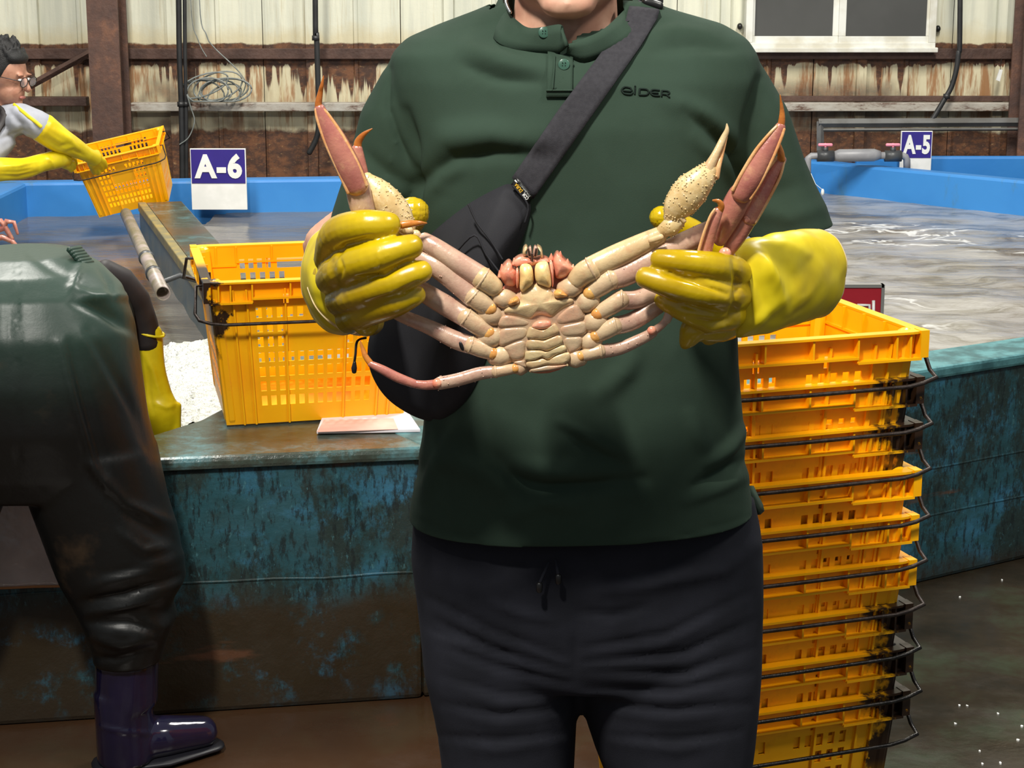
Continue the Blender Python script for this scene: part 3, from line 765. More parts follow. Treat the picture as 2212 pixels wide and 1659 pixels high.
# ================================================================== CRATES
CL, CW, CH = 0.47, 0.35, 0.325            # rim length, rim width, height
BL, BW = 0.385, 0.275                     # base length, base width
def crate_body():
    mb = MB(); T = 0.003
    def wall(half_top, half_bot, off_top, off_bot, rot, holes, z0, z1):
        """Wall as a grid with rectangular holes; u in -1..1 across, v metres up; outward is -Y before rot."""
        us = sorted(set([-1, 1] + [h[0] for h in holes] + [h[1] for h in holes]))
        vs = sorted(set([z0, z1] + [h[2] for h in holes] + [h[3] for h in holes]))
        idx = {}
        def pt(u, v, side):
            k = (u, v, side)
            if k not in idx:
                t = v / CH; hw = half_bot + (half_top - half_bot) * t; off = off_bot + (off_top - off_bot) * t
                q = Vector((u * hw, -off + (T if side else 0), v)); idx[k] = len(mb.v); mb.v.append(rot @ q)
            return idx[k]
        def hole(i, j):
            um, vm = (us[i] + us[i + 1]) / 2, (vs[j] + vs[j + 1]) / 2
            return any(h[0] < um < h[1] and h[2] < vm < h[3] for h in holes)
        nu, nv = len(us) - 1, len(vs) - 1
        for i in range(nu):
            for j in range(nv):
                if hole(i, j): continue
                a, b, c, d = us[i], us[i + 1], vs[j], vs[j + 1]
                mb.f.append((pt(a, c, 0), pt(b, c, 0), pt(b, d, 0), pt(a, d, 0)))
                mb.f.append((pt(a, c, 1), pt(a, d, 1), pt(b, d, 1), pt(b, c, 1)))
                if i + 1 < nu and hole(i + 1, j): mb.f.append((pt(b, c, 0), pt(b, c, 1), pt(b, d, 1), pt(b, d, 0)))
                if i > 0 and hole(i - 1, j): mb.f.append((pt(a, c, 0), pt(a, d, 0), pt(a, d, 1), pt(a, c, 1)))
                if j + 1 < nv and hole(i, j + 1): mb.f.append((pt(a, d, 0), pt(b, d, 0), pt(b, d, 1), pt(a, d, 1)))
                if j > 0 and hole(i, j - 1): mb.f.append((pt(a, c, 0), pt(a, c, 1), pt(b, c, 1), pt(b, c, 0)))
    I = Matrix.Identity(3)
    def rows(us, vlist, du, dv): return [(round(u - du, 4), round(u + du, 4), round(v - dv, 4), round(v + dv, 4)) for u in us for v in vlist]
    ug = [-0.56 + 0.1018 * k for k in range(12)]
    longh = rows(ug, [0.052, 0.085, 0.118, 0.151], 0.030, 0.011)
    longh += rows([-0.56, -0.458, -0.356, 0.356, 0.458, 0.56], [0.186, 0.219, 0.251], 0.028, 0.011)
    longh += rows([-0.254, -0.153, 0.153, 0.254], [0.251], 0.028, 0.011)
    front = list(longh)
    back = list(longh) + rows([-0.56, -0.47, -0.38, -0.29, 0.29, 0.38, 0.47, 0.56], [0.282], 0.026, 0.011) + [(-0.2, 0.2, 0.270, 0.293)]
    hx, hy = CL / 2 - 0.014, CW / 2 - 0.014
    wall(hx, BL / 2, hy, BW / 2, I, front + rows([-0.29, 0.29], [0.282], 0.026, 0.011), 0.0, CH)
    wall(hx, BL / 2, hy, BW / 2, Matrix.Rotation(math.pi, 3, 'Z'), back, 0.0, CH)
    ush = [-0.5 + 0.2 * k for k in range(6)]
    end = rows(ush, [0.06, 0.1, 0.14], 0.045, 0.012) + [(-0.3, 0.3, 0.255, 0.285)]
    for sgn in (1, -1):
        wall(hy, BW / 2, hx, BL / 2, Matrix.Rotation(sgn * math.pi / 2, 3, 'Z'), end, 0.0, CH)
    # floor of slats
    mb.box(-BL / 2, BL / 2, -BW / 2, BW / 2, 0.004, 0.008)
    # vertical ribs on the long faces and rounded corner posts
    def prib(u, side, w=0.004, d=0.006, z0=0.0, z1=CH - 0.02):
        v = []
        for z in (z0, z1):
            t = z / CH; hw = BL / 2 + (hx - BL / 2) * t; off = BW / 2 + (hy - BW / 2) * t
            x = u * hw
            for (dx, dy) in ((-w / 2, 0.001), (w / 2, 0.001), (w / 2, -d), (-w / 2, -d)):
                q = Vector((x + dx, -off + dy, z))
                v.append(Vector((q.x, q.y * (1 if side > 0 else -1), q.z)))
        f = [(0, 1, 2, 3), (7, 6, 5, 4), (0, 4, 5, 1), (1, 5, 6, 2), (2, 6, 7, 3), (3, 7, 4, 0)]
        mb.add(v, f)
    for side in (1, -1):
        for u in (-0.8, -0.67, -0.30, 0.30, 0.67, 0.8): prib(u, side)
    for sx in (1, -1):
        for sy in (1, -1):
            pts = [Vector((sx * (BL / 2 - 0.012), sy * (BW / 2 - 0.012), 0.012)), Vector((sx * (hx - 0.012), sy * (hy - 0.012), CH - 0.01))]
            mb.tube(pts, 0.0155, 10, True)
    return mb.mesh('crate_body', False)
def rounded_rect(l, w, r, n=5):
    pts = []
    for cx, cy, a0 in ((l / 2 - r, w / 2 - r, 0), (-l / 2 + r, w / 2 - r, 90), (-l / 2 + r, -w / 2 + r, 180), (l / 2 - r, -w / 2 + r, 270)):
        for k in range(n + 1):
            a = math.radians(a0 + 90 * k / n); pts.append((cx + r * math.cos(a), cy + r * math.sin(a)))
    return pts
def crate_rim():
    mb = MB()
    def lip(z0, z1, grow, inner):
        o = rounded_rect(CL + 2 * grow, CW + 2 * grow, 0.03); i = rounded_rect(CL - 2 * inner, CW - 2 * inner, 0.022)
        n = len(o)
        v = [(p[0], p[1], z0) for p in o] + [(p[0], p[1], z1) for p in o] + [(p[0], p[1], z1) for p in i] + [(p[0], p[1], z0) for p in i]
        f = []
        for k in range(n):
            k2 = (k + 1) % n
            for a, b in ((0, 1), (1, 2), (2, 3), (3, 0)): f.append((a * n + k, a * n + k2, b * n + k2, b * n + k))
        mb.add(v, f)
    lip(CH - 0.004, CH, 0.002, 0.018)                 # top lip
    # lower lip, stepped: low at the ends, higher in the middle
    for sy in (1, -1):
        for (a, b, z) in ((-CL / 2 + 0.01, -0.135, CH - 0.046), (-0.135, 0.11, CH - 0.038), (0.11, CL / 2 - 0.01, CH - 0.046)):
            y0, y1 = sorted((sy * (CW / 2 - 0.024), sy * (CW / 2 + 0.001)))
            mb.box(a, b, y0, y1, z - 0.002, z + 0.002)
        for xx, zl in ((-0.205, .046), (-0.18, .046), (-0.135, .046), (-0.055, .038), (0.03, .038), (0.11, .046), (0.18, .046), (0.205, .046)):
            y0, y1 = sorted((sy * (CW / 2 - 0.022), sy * (CW / 2 - 0.001)))
            mb.box(xx - 0.0016, xx + 0.0016, y0, y1, CH - zl, CH - 0.003)
    for sx in (1, -1):
        x0, x1 = sorted((sx * (CL / 2 - 0.024), sx * (CL / 2 + 0.001)))
        mb.box(x0, x1, -CW / 2 + 0.01, CW / 2 - 0.01, CH - 0.044, CH - 0.040)
        for yy in (-0.14, -0.07, 0.0, 0.07, 0.14): mb.box(x0, x1, yy - 0.0016, yy + 0.0016, CH - 0.042, CH - 0.003)
        for sy in (1, -1):                            # solid corner blocks
            cx, cy = sx * (CL / 2 - 0.006), sy * (CW / 2 - 0.010)
            mb.box(cx - 0.007, cx + 0.008, cy - 0.011, cy + 0.012, CH - 0.044, CH + 0.001)
    return mb.mesh('crate_rim', False)
def crate_bail(sy, drop=0.082, out=0.012):
    x = CL / 2
    y0 = sy * (CW / 2 - 0.05); y1 = sy * (CW / 2 + out)
    z0 = CH - 0.018; z1 = CH - drop
    pts = [(-x + 0.004, y0, z0), (-x - 0.012, y0, z0), (-x - 0.018, (y0 + y1) / 2, (z0 + z1) / 2 - .02), (-x - 0.012, y1, z1 + 0.006), (-x + 0.012, y1, z1 - 0.002),
           (-x + 0.04, y1, z1 - 0.006), (0, y1, z1 - 0.007), (x - 0.04, y1, z1 - 0.006), (x - 0.012, y1, z1 - 0.002), (x + 0.012, y1, z1 + 0.006), (x + 0.018, (y0 + y1) / 2, (z0 + z1) / 2 - .02), (x + 0.012, y0, z0), (x - 0.004, y0, z0)]
    mb = MB(); mb.tube(pts, 0.0036, 8, True, ref=(0, 0.3, 1)); return mb.mesh('bail_handle')
ME_BODY, ME_RIM, ME_BF, ME_BB = crate_body(), crate_rim(), crate_bail(-1), crate_bail(1)
for me in (ME_BODY, ME_RIM): me.materials.append(M['crate'])
for me in (ME_BF, ME_BB): me.materials.append(M['wire'])
def crate(loc, rot, label, group=None, mat='crate', wire='wire', back_bail=None):
    r = thing('fish_crate', label, 'crate', loc, group); r.rotation_euler = rot
    for nm, me, mt in (('body', ME_BODY, mat), ('rim', ME_RIM, mat), ('bail_handle', ME_BF, wire), ('bail_handle', ME_BB, wire)):
        if nm == 'bail_handle' and me is ME_BB and back_bail is not None: me = back_bail
        o = bpy.data.objects.new(nm, me); COL.objects.link(o); o.parent = r
        o.material_slots[0].link = 'OBJECT'; o.material_slots[0].material = M[mt]
    return r
# the stack on the right: nine nested crates
SY = math.radians(19)
corner = P(2012, 712, 2.95)                                  # front right rim corner of the topmost
ex, ey = Vector((math.cos(SY), math.sin(SY), 0)), Vector((-math.sin(SY), math.cos(SY), 0))
base = corner - ex * (CL / 2 + 0.004) + ey * (CW / 2 + 0.004); base.z = 0
NST = 0.0785
ordn = ['bottom crate of the tall stack, its front face bare down to the floor', 'second yellow crate from the bottom of the stack', 'third yellow crate from the bottom, black tar on its corner', 'fourth yellow crate from the bottom of the tall stack',
        'middle yellow crate, fifth from the top of the tall stack', 'fourth yellow crate from the top of the tall stack', 'third yellow crate from the top, tar down its right corner', 'second yellow crate from the top of the stack, tarred right end', 'empty topmost yellow crate of the tall stack, open to view']
ordn[0] = 'lowest yellow crate of the tall stack, most of its side bare'
tars = [1, 1, 1, 0, 0, 0, 1, 1, 0]
wob = random.Random(5)
for k in range(9):
    loc = base + Vector((wob.uniform(-.003, .003), wob.uniform(-.003, .003), k * NST))
    crate(loc, (0, 0, SY + wob.uniform(-0.012, 0.012)), ordn[k], 'nested yellow crates in the tall stack', 'crate_tar' if tars[k] else 'crate', 'wire_wet' if k in (0, 1, 2) else 'wire')
# crate on the ledge
LY = math.radians(14)
lb = G(490, 922, RIM)                                        # front left foot
ex, ey = Vector((math.cos(LY), math.sin(LY), 0)), Vector((-math.sin(LY), math.cos(LY), 0))
c = lb + ex * (BL / 2) + ey * (BW / 2)
mbb = MB(); x = CL / 2; y0 = CW / 2 - 0.05
mbb.tube([(-x + .004, y0, CH - .018), (-x - .012, y0, CH - .018), (-x - .02, CW / 2 + .02, CH - .005), (-x - .016, CW / 2 + .09, CH + .03), (-x + .03, CW / 2 + .11, CH + .03), (x - .03, CW / 2 + .11, CH + .03), (x + .016, CW / 2 + .09, CH + .03), (x + .02, CW / 2 + .02, CH - .005), (x + .012, y0, CH - .018), (x - .004, y0, CH - .018)], 0.0036, 8, True, ref=(0, .3, 1))
crate(c + Vector((0, 0, 0.014)), (math.radians(4.5), 0, LY), 'single yellow crate standing on the tank ledge behind the person', None, 'crate_tar_left', 'wire')
# crate being lifted by the man at the back
hc = crate(P(284, 441, 7.55) + Vector((0, 0.10, 0.0)), (math.radians(12), math.radians(-13), math.radians(3)), 'yellow crate tilted and held up by the person with glasses'); hc.scale = (0.76,) * 3
# order pad on the ledge
pd = thing('order_pad', 'white and pink order pad lying on the ledge under the crate', 'notepad', G(790, 925, RIM))
q = [G(684, 938, RIM), G(908, 934, RIM), G(880, 893, RIM), G(700, 897, RIM)]
MB().prism([(p.x, p.y) for p in q], RIM + 0.0005, RIM + 0.007).build('sheets', 'paper', pd, False, 0.001)
q = [G(685, 934, RIM + .007), G(860, 928, RIM + .007), G(850, 905, RIM + .007), G(700, 908, RIM + .007)]
MB().prism([(p.x, p.y) for p in q], RIM + 0.0073, RIM + 0.0085).build('pink_slip', 'paper_pink', pd, False)
# ================================================================== PERSON IN THE GREEN SHIRT
PY = 2.25
person = thing('person', 'person in a dark green short-sleeved shirt and yellow gloves holding up a crab', 'person', (P(1262, 1500, PY).x, PY, 0))
def R(px, Y=PY, y=600): return px * mpp(1106, y, Y)
# ---- body: one continuous figure
mb = MB()
def cap(mb, pts, seg=14): mb.tube([p for p, r in pts], [r for p, r in pts], seg, True)
HX = P(1222, 0, PY).x
zc = P(1222, 35, PY - 0.06).z                                  # chin height
def body_leg(px_h, px_k, px_a):
    hip = P(px_h, 1230, PY); knee = Vector((P(px_k, 1659, PY).x, PY - .02, 0.48)); ank = Vector((P(px_a, 1659, PY).x, PY + .02, 0.09))
    cap(mb, [(hip, .085), (hip.lerp(knee, .5), .075), (knee, .055), (knee.lerp(ank, .35) + Vector((0, .015, 0)), .052), (ank, .036)])
    cap(mb, [(ank + Vector((0, .02, -.04)), .035), (ank + Vector((0, -.14, -.055)), .03)])
body_leg(1085, 1090, 1090); body_leg(1440, 1455, 1470)
v, f = ring_loft([lv(60, 1090, 1370, PY, .055, .05), lv(110, 900, 1590, PY, .06, .06), lv(190, 880, 1610, PY, .085, .08), lv(400, 925, 1560, PY, .10, .09), lv(700, 945, 1550, PY, .115, .09), lv(950, 940, 1570, PY, .12, .09), lv(1180, 930, 1600, PY, .11, .10), lv(1330, 980, 1550, PY, .09, .1)], 40)
mb.add(v, f)
cap(mb, [(P(1222, 140, PY), .064), (P(1222, 20, PY - .005), .062), (Vector((HX, PY, zc + .06)), .058)], 20)   # neck
v, f = ellipsoid((HX, PY - .005, zc + .135), (.076, .095, .115), 24, 16); mb.add(v, f)      # skull
v, f = ellipsoid((HX, PY - .040, zc + .048), (.066, .066, .05), 20, 12); mb.add(v, f)       # jaw
v, f = ellipsoid((HX, PY - .085, zc + .014), (.034, .024, .018), 14, 10); mb.add(v, f)        # chin
cap(mb, [(Vector((HX, PY - .095, zc + .125)), .009), (Vector((HX, PY - .112, zc + .085)), .014)])   # nose
for s in (-1, 1):
    v, f = ellipsoid((HX + s * .078, PY + .01, zc + .10), (.012, .02, .032), 12, 8); mb.add(v, f)   # ears
    v, f = ellipsoid((HX + s * .033, PY - .098, zc + .145), (.022, .008, .006), 12, 8); mb.add(v, f)  # brows
LE, LWR = P(712, 545, PY + .01), P(752, 606, 2.03)             # viewer-left elbow and wrist
RE, RWR = P(1742, 575, PY - .01), P(1600, 625, 2.0)
cap(mb, [(P(925, 190, PY), .035), (P(842, 380, PY), .038), (P(786, 490, PY), .040), (LE, .040), (LE.lerp(LWR, .4), .04), (LWR, .03)])
cap(mb, [(P(1550, 190, PY), .035), (P(1640, 380, PY), .040), (P(1698, 480, PY), .042), (RE, .042), (RE.lerp(RWR, .4), .041), (RWR, .03)])
body = link('body', remesh(mb, 'body', 0.006, 5), 'skin', person)
# face and hair (above the frame)
for s in (-1, 1):
    v, f = ellipsoid((HX + s * .032, PY - .094, zc + .125), (.014, .008, .007), 12, 8); MB().add(v, f).build('eye', 'eye', body)
    v, f = ellipsoid((HX + s * .032, PY - .1, zc + .125), (.005, .004, .005), 10, 6); MB().add(v, f).build('iris', 'iris', body)
v, f = ellipsoid((HX, PY - .104, zc + .052), (.024, .008, .008), 14, 8); MB().add(v, f).build('lips', 'lip', body)
mbh = MB(); v, f = ellipsoid((HX, PY + .01, zc + .17), (.086, .10, .1), 24, 14); mbh.add(v, f)
for s in (-1, 1): v, f = ellipsoid((HX + s * .066, PY + .055, zc + .13), (.018, .045, .06), 12, 8); mbh.add(v, f)
me = remesh(mbh, 'hair', .006, 4); link('hair', me, 'hair', person)

# ---- shirt
mb = MB()
v, f = ring_loft([lv(2, 1082, 1392, PY, .05, .06), lv(25, 1030, 1455, PY, .055, .065), lv(55, 950, 1560, PY, .065, .075), lv(85, 880, 1610, PY, .085, .085), lv(118, 848, 1632, PY, .105, .095), lv(170, 848, 1640, PY, .122, .105),
                  lv(260, 862, 1622, PY, .135, .11), lv(380, 888, 1600, PY, .14, .11), lv(500, 905, 1588, PY, .142, .11), lv(640, 915, 1584, PY, .15, .11), lv(780, 920, 1588, PY, .158, .11), lv(900, 920, 1598, PY, .158, .115),
                  lv(1000, 910, 1606, PY, .152, .12), lv(1075, 893, 1618, PY, .148, .125), lv(1130, 886, 1630, PY, .148, .125), lv(1220, 880, 1638, PY, .148, .125)], 64, 2.5)
mb.add(v, f)
# sleeves run past their hems and are cut there
LS0, LS1 = P(888, 178, PY), P(788, 560, PY + .01)
RS0, RS1 = P(1585, 178, PY), P(1708, 560, PY - .005)
def slv(pts): mb.tube([P(a, b, Y) for a, b, Y, r in pts], [R(r, Y) for a, b, Y, r in pts], 24, True, (1, 1.0))
slv([(905, 185, PY, 78), (868, 270, PY, 88), (840, 380, PY, 88), (805, 480, PY, 86), (780, 560, PY, 86)])
slv([(1570, 185, PY, 82), (1612, 270, PY, 90), (1645, 380, PY, 94), (1684, 480, PY, 100), (1712, 560, PY, 104)])
ME_SHIRT = remesh(mb, 'shirt', 0.0055, 6)
# hem, cuffs, neck opening
zhem = P(1262, 1105, PY).z
bisect(ME_SHIRT, (0, 0, zhem), Vector((0.03, 0, -1)))
def cut_sleeve(me, c, no, xlim, left):
    bm = bmesh.new(); bm.from_mesh(me)
    geom = [fc for fc in bm.faces if (fc.calc_center_median().x < xlim) == left and fc.calc_center_median().z < c.z + 0.15 and fc.calc_center_median().z > c.z - .25]
    es = set(e for fc in geom for e in fc.edges); vs = set(v for fc in geom for v in fc.verts)
    bmesh.ops.bisect_plane(bm, geom=list(vs) + list(es) + geom, plane_co=c, plane_no=no, clear_outer=True)
    bm.to_mesh(me); bm.free(); me.update()
cut_sleeve(ME_SHIRT, P(760, 497, PY), (P(780, 560, PY) - P(840, 380, PY)).normalized() + Vector((.15, 0, -.2)), P(868, 500, PY).x, True)
cut_sleeve(ME_SHIRT, P(1690, 495, PY), (P(1712, 560, PY) - P(1650, 380, PY)).normalized() + Vector((-.25, 0, -.1)), P(1612, 500, PY).x, False)
neck_c = P(1222, 60, PY - .005)
bm = bmesh.new(); bm.from_mesh(ME_SHIRT)
kill = []
for fc in bm.faces:
    c = fc.calc_center_median(); d = math.hypot(c.x - neck_c.x, (c.y - neck_c.y))
    px, py = proj(c)
    if (d < 0.092 and c.z > neck_c.z - .034 and c.y > PY - .03) or (c.y < PY + .03 and 1100 < px < 1348 and py < 84 - abs(px - 1222) * .26) or (c.y < PY and abs(px - 1232) < (108 - py) * .45 and py < 106): kill.append(fc)
bmesh.ops.delete(bm, geom=kill, context='FACES'); bm.to_mesh(ME_SHIRT); bm.free()
FOLDS = [
    ([(905, 405), (985, 345), (1070, 328), (1190, 335)], 16, -.010), ([(910, 395), (960, 300), (1060, 292), (1180, 310)], 30, .010),
    ([(905, 390), (902, 330), (880, 240)], 12, -.010), ([(915, 440), (905, 405), (898, 370)], 12, -.014),
    ([(960, 420), (935, 480), (930, 540)], 30, .008), ([(912, 470), (955, 380), (1010, 345)], 18, .008),
    ([(845, 150), (838, 230), (862, 300), (890, 360)], 7, -.006), ([(790, 330), (830, 370), (880, 400)], 16, -.006), ([(780, 420), (830, 440), (890, 450)], 16, -.006),
    ([(1480, 240), (1530, 280), (1585, 340), (1600, 390)], 14, -.010), ([(1440, 215), (1520, 250), (1590, 310)], 22, .008), ([(1590, 400), (1560, 350), (1500, 300)], 15, .006),
    ([(1600, 420), (1592, 350), (1610, 260), (1635, 170)], 8, -.009), ([(1610, 400), (1660, 420), (1730, 400)], 22, -.004), ([(1620, 450), (1700, 470), (1770, 450)], 18, .004),
    ([(1010, 110), (1090, 140), (1180, 158)], 22, .010), ([(1000, 140), (1080, 170), (1170, 178)], 14, -.006), ([(1400, 85), (1460, 70), (1540, 78)], 16, .006), ([(1420, 110), (1500, 100), (1580, 110)], 12, -.004),
    ([(1110, 1035), (1180, 1052), (1260, 1050), (1390, 1035)], 16, -.012), ([(1120, 1005), (1190, 1018), (1300, 1015)], 20, .010),
    ([(1210, 910), (1270, 945), (1330, 975)], 9, .006), ([(1220, 930), (1300, 985), (1360, 1010)], 14, -.006),
    ([(1525, 1000), (1570, 970), (1600, 930)], 12, .010), ([(1500, 1050), (1560, 1020), (1600, 995)], 12, -.010), ([(1530, 985), (1505, 940), (1490, 900)], 16, .006), ([(1480, 1080), (1560, 1050), (1605, 1030)], 12, .006),
    ([(950, 960), (935, 1020), (925, 1070)], 16, .008), ([(1110, 1110), (1180, 1080), (1240, 1090)], 18, .006), ([(920, 985), (1000, 1000), (1080, 1040)], 26, .006), ([(1300, 850), (1350, 800), (1370, 760)], 22, .008),
    ([(915, 1035), (940, 985), (950, 940)], 14, -.006), ([(1060, 980), (1110, 1030), (1160, 1090)], 20, -.006),
    ([(900, 1120), (1050, 1180), (1260, 1192), (1450, 1165), (1620, 1115)], 4, -.0018),
]
ME_SHIRT.update(); folds(ME_SHIRT, FOLDS)
ME_SHIRT.shade_smooth()
SHIRT_BVH = bvh_of(ME_SHIRT)
shirt = link('shirt', ME_SHIRT, 'shirt', person)
sm = shirt.modifiers.new('thick', 'SOLIDIFY'); sm.thickness = 0.0022; sm.offset = 1.0
sb = shirt.modifiers.new('sub', 'SUBSURF'); sb.levels = 1; sb.render_levels = 1
def on_shirt(px, py, lift=0.003, fallback=PY - .13):
    d = ray(px, py).normalized(); o = Vector((0, 0, CAM_Z))
    hit = SHIRT_BVH.ray_cast(o, d)
    if hit[0] is None: return P(px, py, fallback)
    return hit[0] - d * lift
def grid_strip(name, rows, mat, parent, thick=0.002, lift=None):
    n = len(rows[0]); v = [q for r in rows for q in r]
    f = [(i * n + k, i * n + k + 1, (i + 1) * n + k + 1, (i + 1) * n + k) for i in range(len(rows) - 1) for k in range(n - 1)]
    o = link(name, mesh_from(name, v, f), mat, parent)
    s = o.modifiers.new('thick', 'SOLIDIFY'); s.thickness = thick; s.offset = 0.0
    return o
def patch(name, quad, mat, parent, lift=0.004, thick=0.003, nu=8, nv=8):
    """A flat piece lying on the shirt: quad = four px corners (top-left, top-right, bottom-right, bottom-left)."""
    rows = []
    for i in range(nv + 1):
        t = i / nv; row = []
        for k in range(nu + 1):
            u = k / nu
            x = (quad[0][0] * (1 - u) + quad[1][0] * u) * (1 - t) + (quad[3][0] * (1 - u) + quad[2][0] * u) * t
            y = (quad[0][1] * (1 - u) + quad[1][1] * u) * (1 - t) + (quad[3][1] * (1 - u) + quad[2][1] * u) * t
            row.append(on_shirt(x, y, lift))
        rows.append(row)
    return grid_strip(name, rows, mat, parent, thick)
# collar: a stand-up band in two halves, open at the throat
def band(top, bot, nm):
    rows = [[Vector(b), Vector(b).lerp(Vector(t), .33) + Vector((0, -.002, 0)), Vector(b).lerp(Vector(t), .67) + Vector((0, -.002, 0)), Vector(t)] for t, b in zip(smooth_path(top, 5), smooth_path(bot, 5))]
    return grid_strip(nm, rows, 'shirt', shirt, 0.004)
NB = PY + .07
def pt(x, y, Y): return tuple(P(x, y, Y))
def os_(x, y): return tuple(on_shirt(x, y, .002))
band([pt(1222, -35, NB), pt(1120, -32, PY + .045), pt(1086, -15, PY + .01), pt(1094, 22, PY - .04), pt(1121, 49, PY - .070), pt(1150, 62, PY - .090), pt(1208, 53, PY - .102), pt(1213, 62, PY - .104)],
     [pt(1222, 40, NB + .01), pt(1110, 40, PY + .055), pt(1058, 48, PY + .01), os_(1068, 85), os_(1100, 104), os_(1148, 112), os_(1198, 118), pt(1226, 98, PY - .117)], 'collar_band')
band([pt(1226, 97, PY - .114), pt(1262, 83, PY - .108), pt(1302, 64, PY - .096), pt(1345, 26, PY - .05), pt(1368, -5, PY - .01), pt(1340, -30, PY + .045), pt(1222, -35, NB)],
     [os_(1224, 118), os_(1262, 134), os_(1320, 112), os_(1378, 74), pt(1402, 40, PY - .01), pt(1350, 40, PY + .055), pt(1222, 40, NB + .01)], 'collar_band')
patch('placket', [(1183, 112), (1238, 112), (1236, 210), (1180, 210)], 'shirt', shirt, 0.004, 0.004)
patch('placket_edge', [(1197, 122), (1200, 122), (1195, 196), (1192, 196)], 'shirt', shirt, 0.007, 0.003, 2, 10)
patch('placket_hem', [(1180, 194), (1240, 194), (1240, 197), (1180, 197)], 'shirt', shirt, 0.007, 0.003, 8, 2)
patch('placket_flap', [(1190, 128), (1226, 100), (1240, 140), (1196, 200)], 'shirt', shirt, 0.0045, 0.003)
def disc(c, r, nrm, nm, mat, parent, th=0.003):
    n = nrm.normalized(); mb = MB(); mb.tube([c, c + n * th], r, 16, False)
    o = mb.build(nm, mat, parent, True, 0.0006); return o
for px, py, Y in ((1175, 71, PY - .0985), (1218, 140, None)):
    c = P(px, py, Y) if Y else on_shirt(px, py, 0.006)
    b = disc(c, 0.0066, Vector((0, -1, .25)), 'button', 'button', shirt, 0.003)
    for dx in (-.0016, .0016):
        for dz in (-.0016, .0016):
            disc(c + Vector((dx, -.0032, dz + .0008)), 0.0007, Vector((0, -1, .25)), 'button_hole', 'logo', b, 0.0004)
# hem band and side vent tail
tail = [[P(1612, 1050, PY - .02), P(1625, 1050, PY + .03)], [P(1622, 1075, PY - .01), P(1634, 1070, PY + .05)], [P(1634, 1100, PY), P(1645, 1090, PY + .06)], [P(1640, 1112, PY + .02), P(1648, 1104, PY + .06)]]
grid_strip('vent_flap', tail, 'shirt', shirt, 0.004)
# embroidered lettering on the chest
def emb(strokes, name='chest_lettering'):
    mb = MB()
    for st in strokes:
        pts = smooth_path([(float(a), float(b)) for a, b in st], 4) if len(st) > 2 else st
        mb.tube([on_shirt(a, b, 0.003) for a, b in pts], 0.0011, 6)
    return mb.build(name, 'logo', shirt)
emb([[(1362, 190), (1350, 188), (1343, 194), (1348, 202), (1362, 204), (1366, 200)], [(1347, 196), (1364, 197), (1362, 190)], [(1372, 190), (1371, 203)], [(1372, 186), (1372, 187)],
     [(1382, 192), (1381, 205)], [(1382, 192), (1396, 193), (1401, 199), (1396, 205), (1381, 205)], [(1424, 195), (1410, 194), (1405, 200), (1411, 206), (1424, 207)], [(1407, 200), (1421, 201)],
     [(1429, 208), (1430, 196)], [(1430, 196), (1442, 197), (1446, 201), (1440, 204), (1431, 203)], [(1439, 204), (1446, 210)]])
# necklace
mb = MB(); pts = [P(1097, -20, PY - .03), P(1093, 0, PY - .045), P(1096, 14, PY - .055), P(1102, 26, PY - .065)]
ch = [Vector(q) for q in smooth_path([tuple(p) for p in pts], 6)]
for q in ch:
    v, f = ellipsoid(q, (.0022, .0022, .0022), 8, 6); mb.add(v, f)
mb.build('necklace', 'silver', person)

# ---- trousers
mb = MB()
v, f = ring_loft([lv(1060, 905, 1625, PY, .12, .115), lv(1130, 892, 1640, PY, .125, .12), lv(1200, 888, 1646, PY, .128, .125), lv(1290, 900, 1647, PY, .128, .13), lv(1380, 910, 1645, PY, .118, .13), lv(1440, 918, 1643, PY, .105, .12)], 56, 2.5); mb.add(v, f)
def pleg(rows):
    v, f = ring_loft([lv(y, a, b, PY, d, d2) for y, a, b, d, d2 in rows[:5]] + [(Vector((P((a + b) / 2, 1659, PY).x, PY + .01, z)), (b - a) / 2 * mpp(1106, 1659, PY), d, d2) for z, a, b, d, d2 in rows[5:]], 40, 2.3); mb.add(v, f)
pleg([(1330, 905, 1262, .11, .12), (1440, 915, 1252, .11, .115), (1540, 938, 1246, .105, .11), (1600, 948, 1243, .1, .105), (1659, 955, 1240, .098, .1), (0.40, 965, 1228, .09, .095), (0.25, 985, 1210, .08, .085), (0.10, 1000, 1200, .075, .08), (0.05, 1000, 1200, .075, .08)])
pleg([(1330, 1225, 1646, .11, .12), (1440, 1240, 1644, .11, .115), (1520, 1256, 1638, .105, .11), (1600, 1282, 1630, .1, .105), (1659, 1305, 1622, .098, .1), (0.40, 1325, 1610, .09, .095), (0.25, 1345, 1590, .08, .085), (0.10, 1360, 1575, .075, .08), (0.05, 1360, 1575, .075, .08)])
ME_PANTS = remesh(mb, 'trousers', 0.006, 5)
fl_p = []
for (x0, y0, x1, y1, x2, y2) in ((925, 1290, 1060, 1360, 1220, 1420), (940, 1340, 1060, 1400, 1225, 1450), (945, 1395, 1080, 1440, 1225, 1475), (955, 1460, 1080, 1500, 1230, 1505), (955, 1520, 1080, 1545, 1220, 1530), (950, 1590, 1080, 1600, 1220, 1585),
                                 (1620, 1280, 1440, 1370, 1260, 1400), (1630, 1340, 1480, 1410, 1265, 1430), (1630, 1400, 1480, 1455, 1270, 1450), (1625, 1455, 1460, 1490, 1270, 1490), (1620, 1520, 1450, 1535, 1290, 1520), (1600, 1580, 1460, 1600, 1320, 1590)):
    fl_p.append(([(x0, y0), (x1, y1), (x2, y2)], 8, -.003)); fl_p.append(([(x0 + (x1 - x0) * .4, y0 + (y1 - y0) * .4 + 18), (x1, y1 + 20), (x2, y2 + 10)], 14, .002))
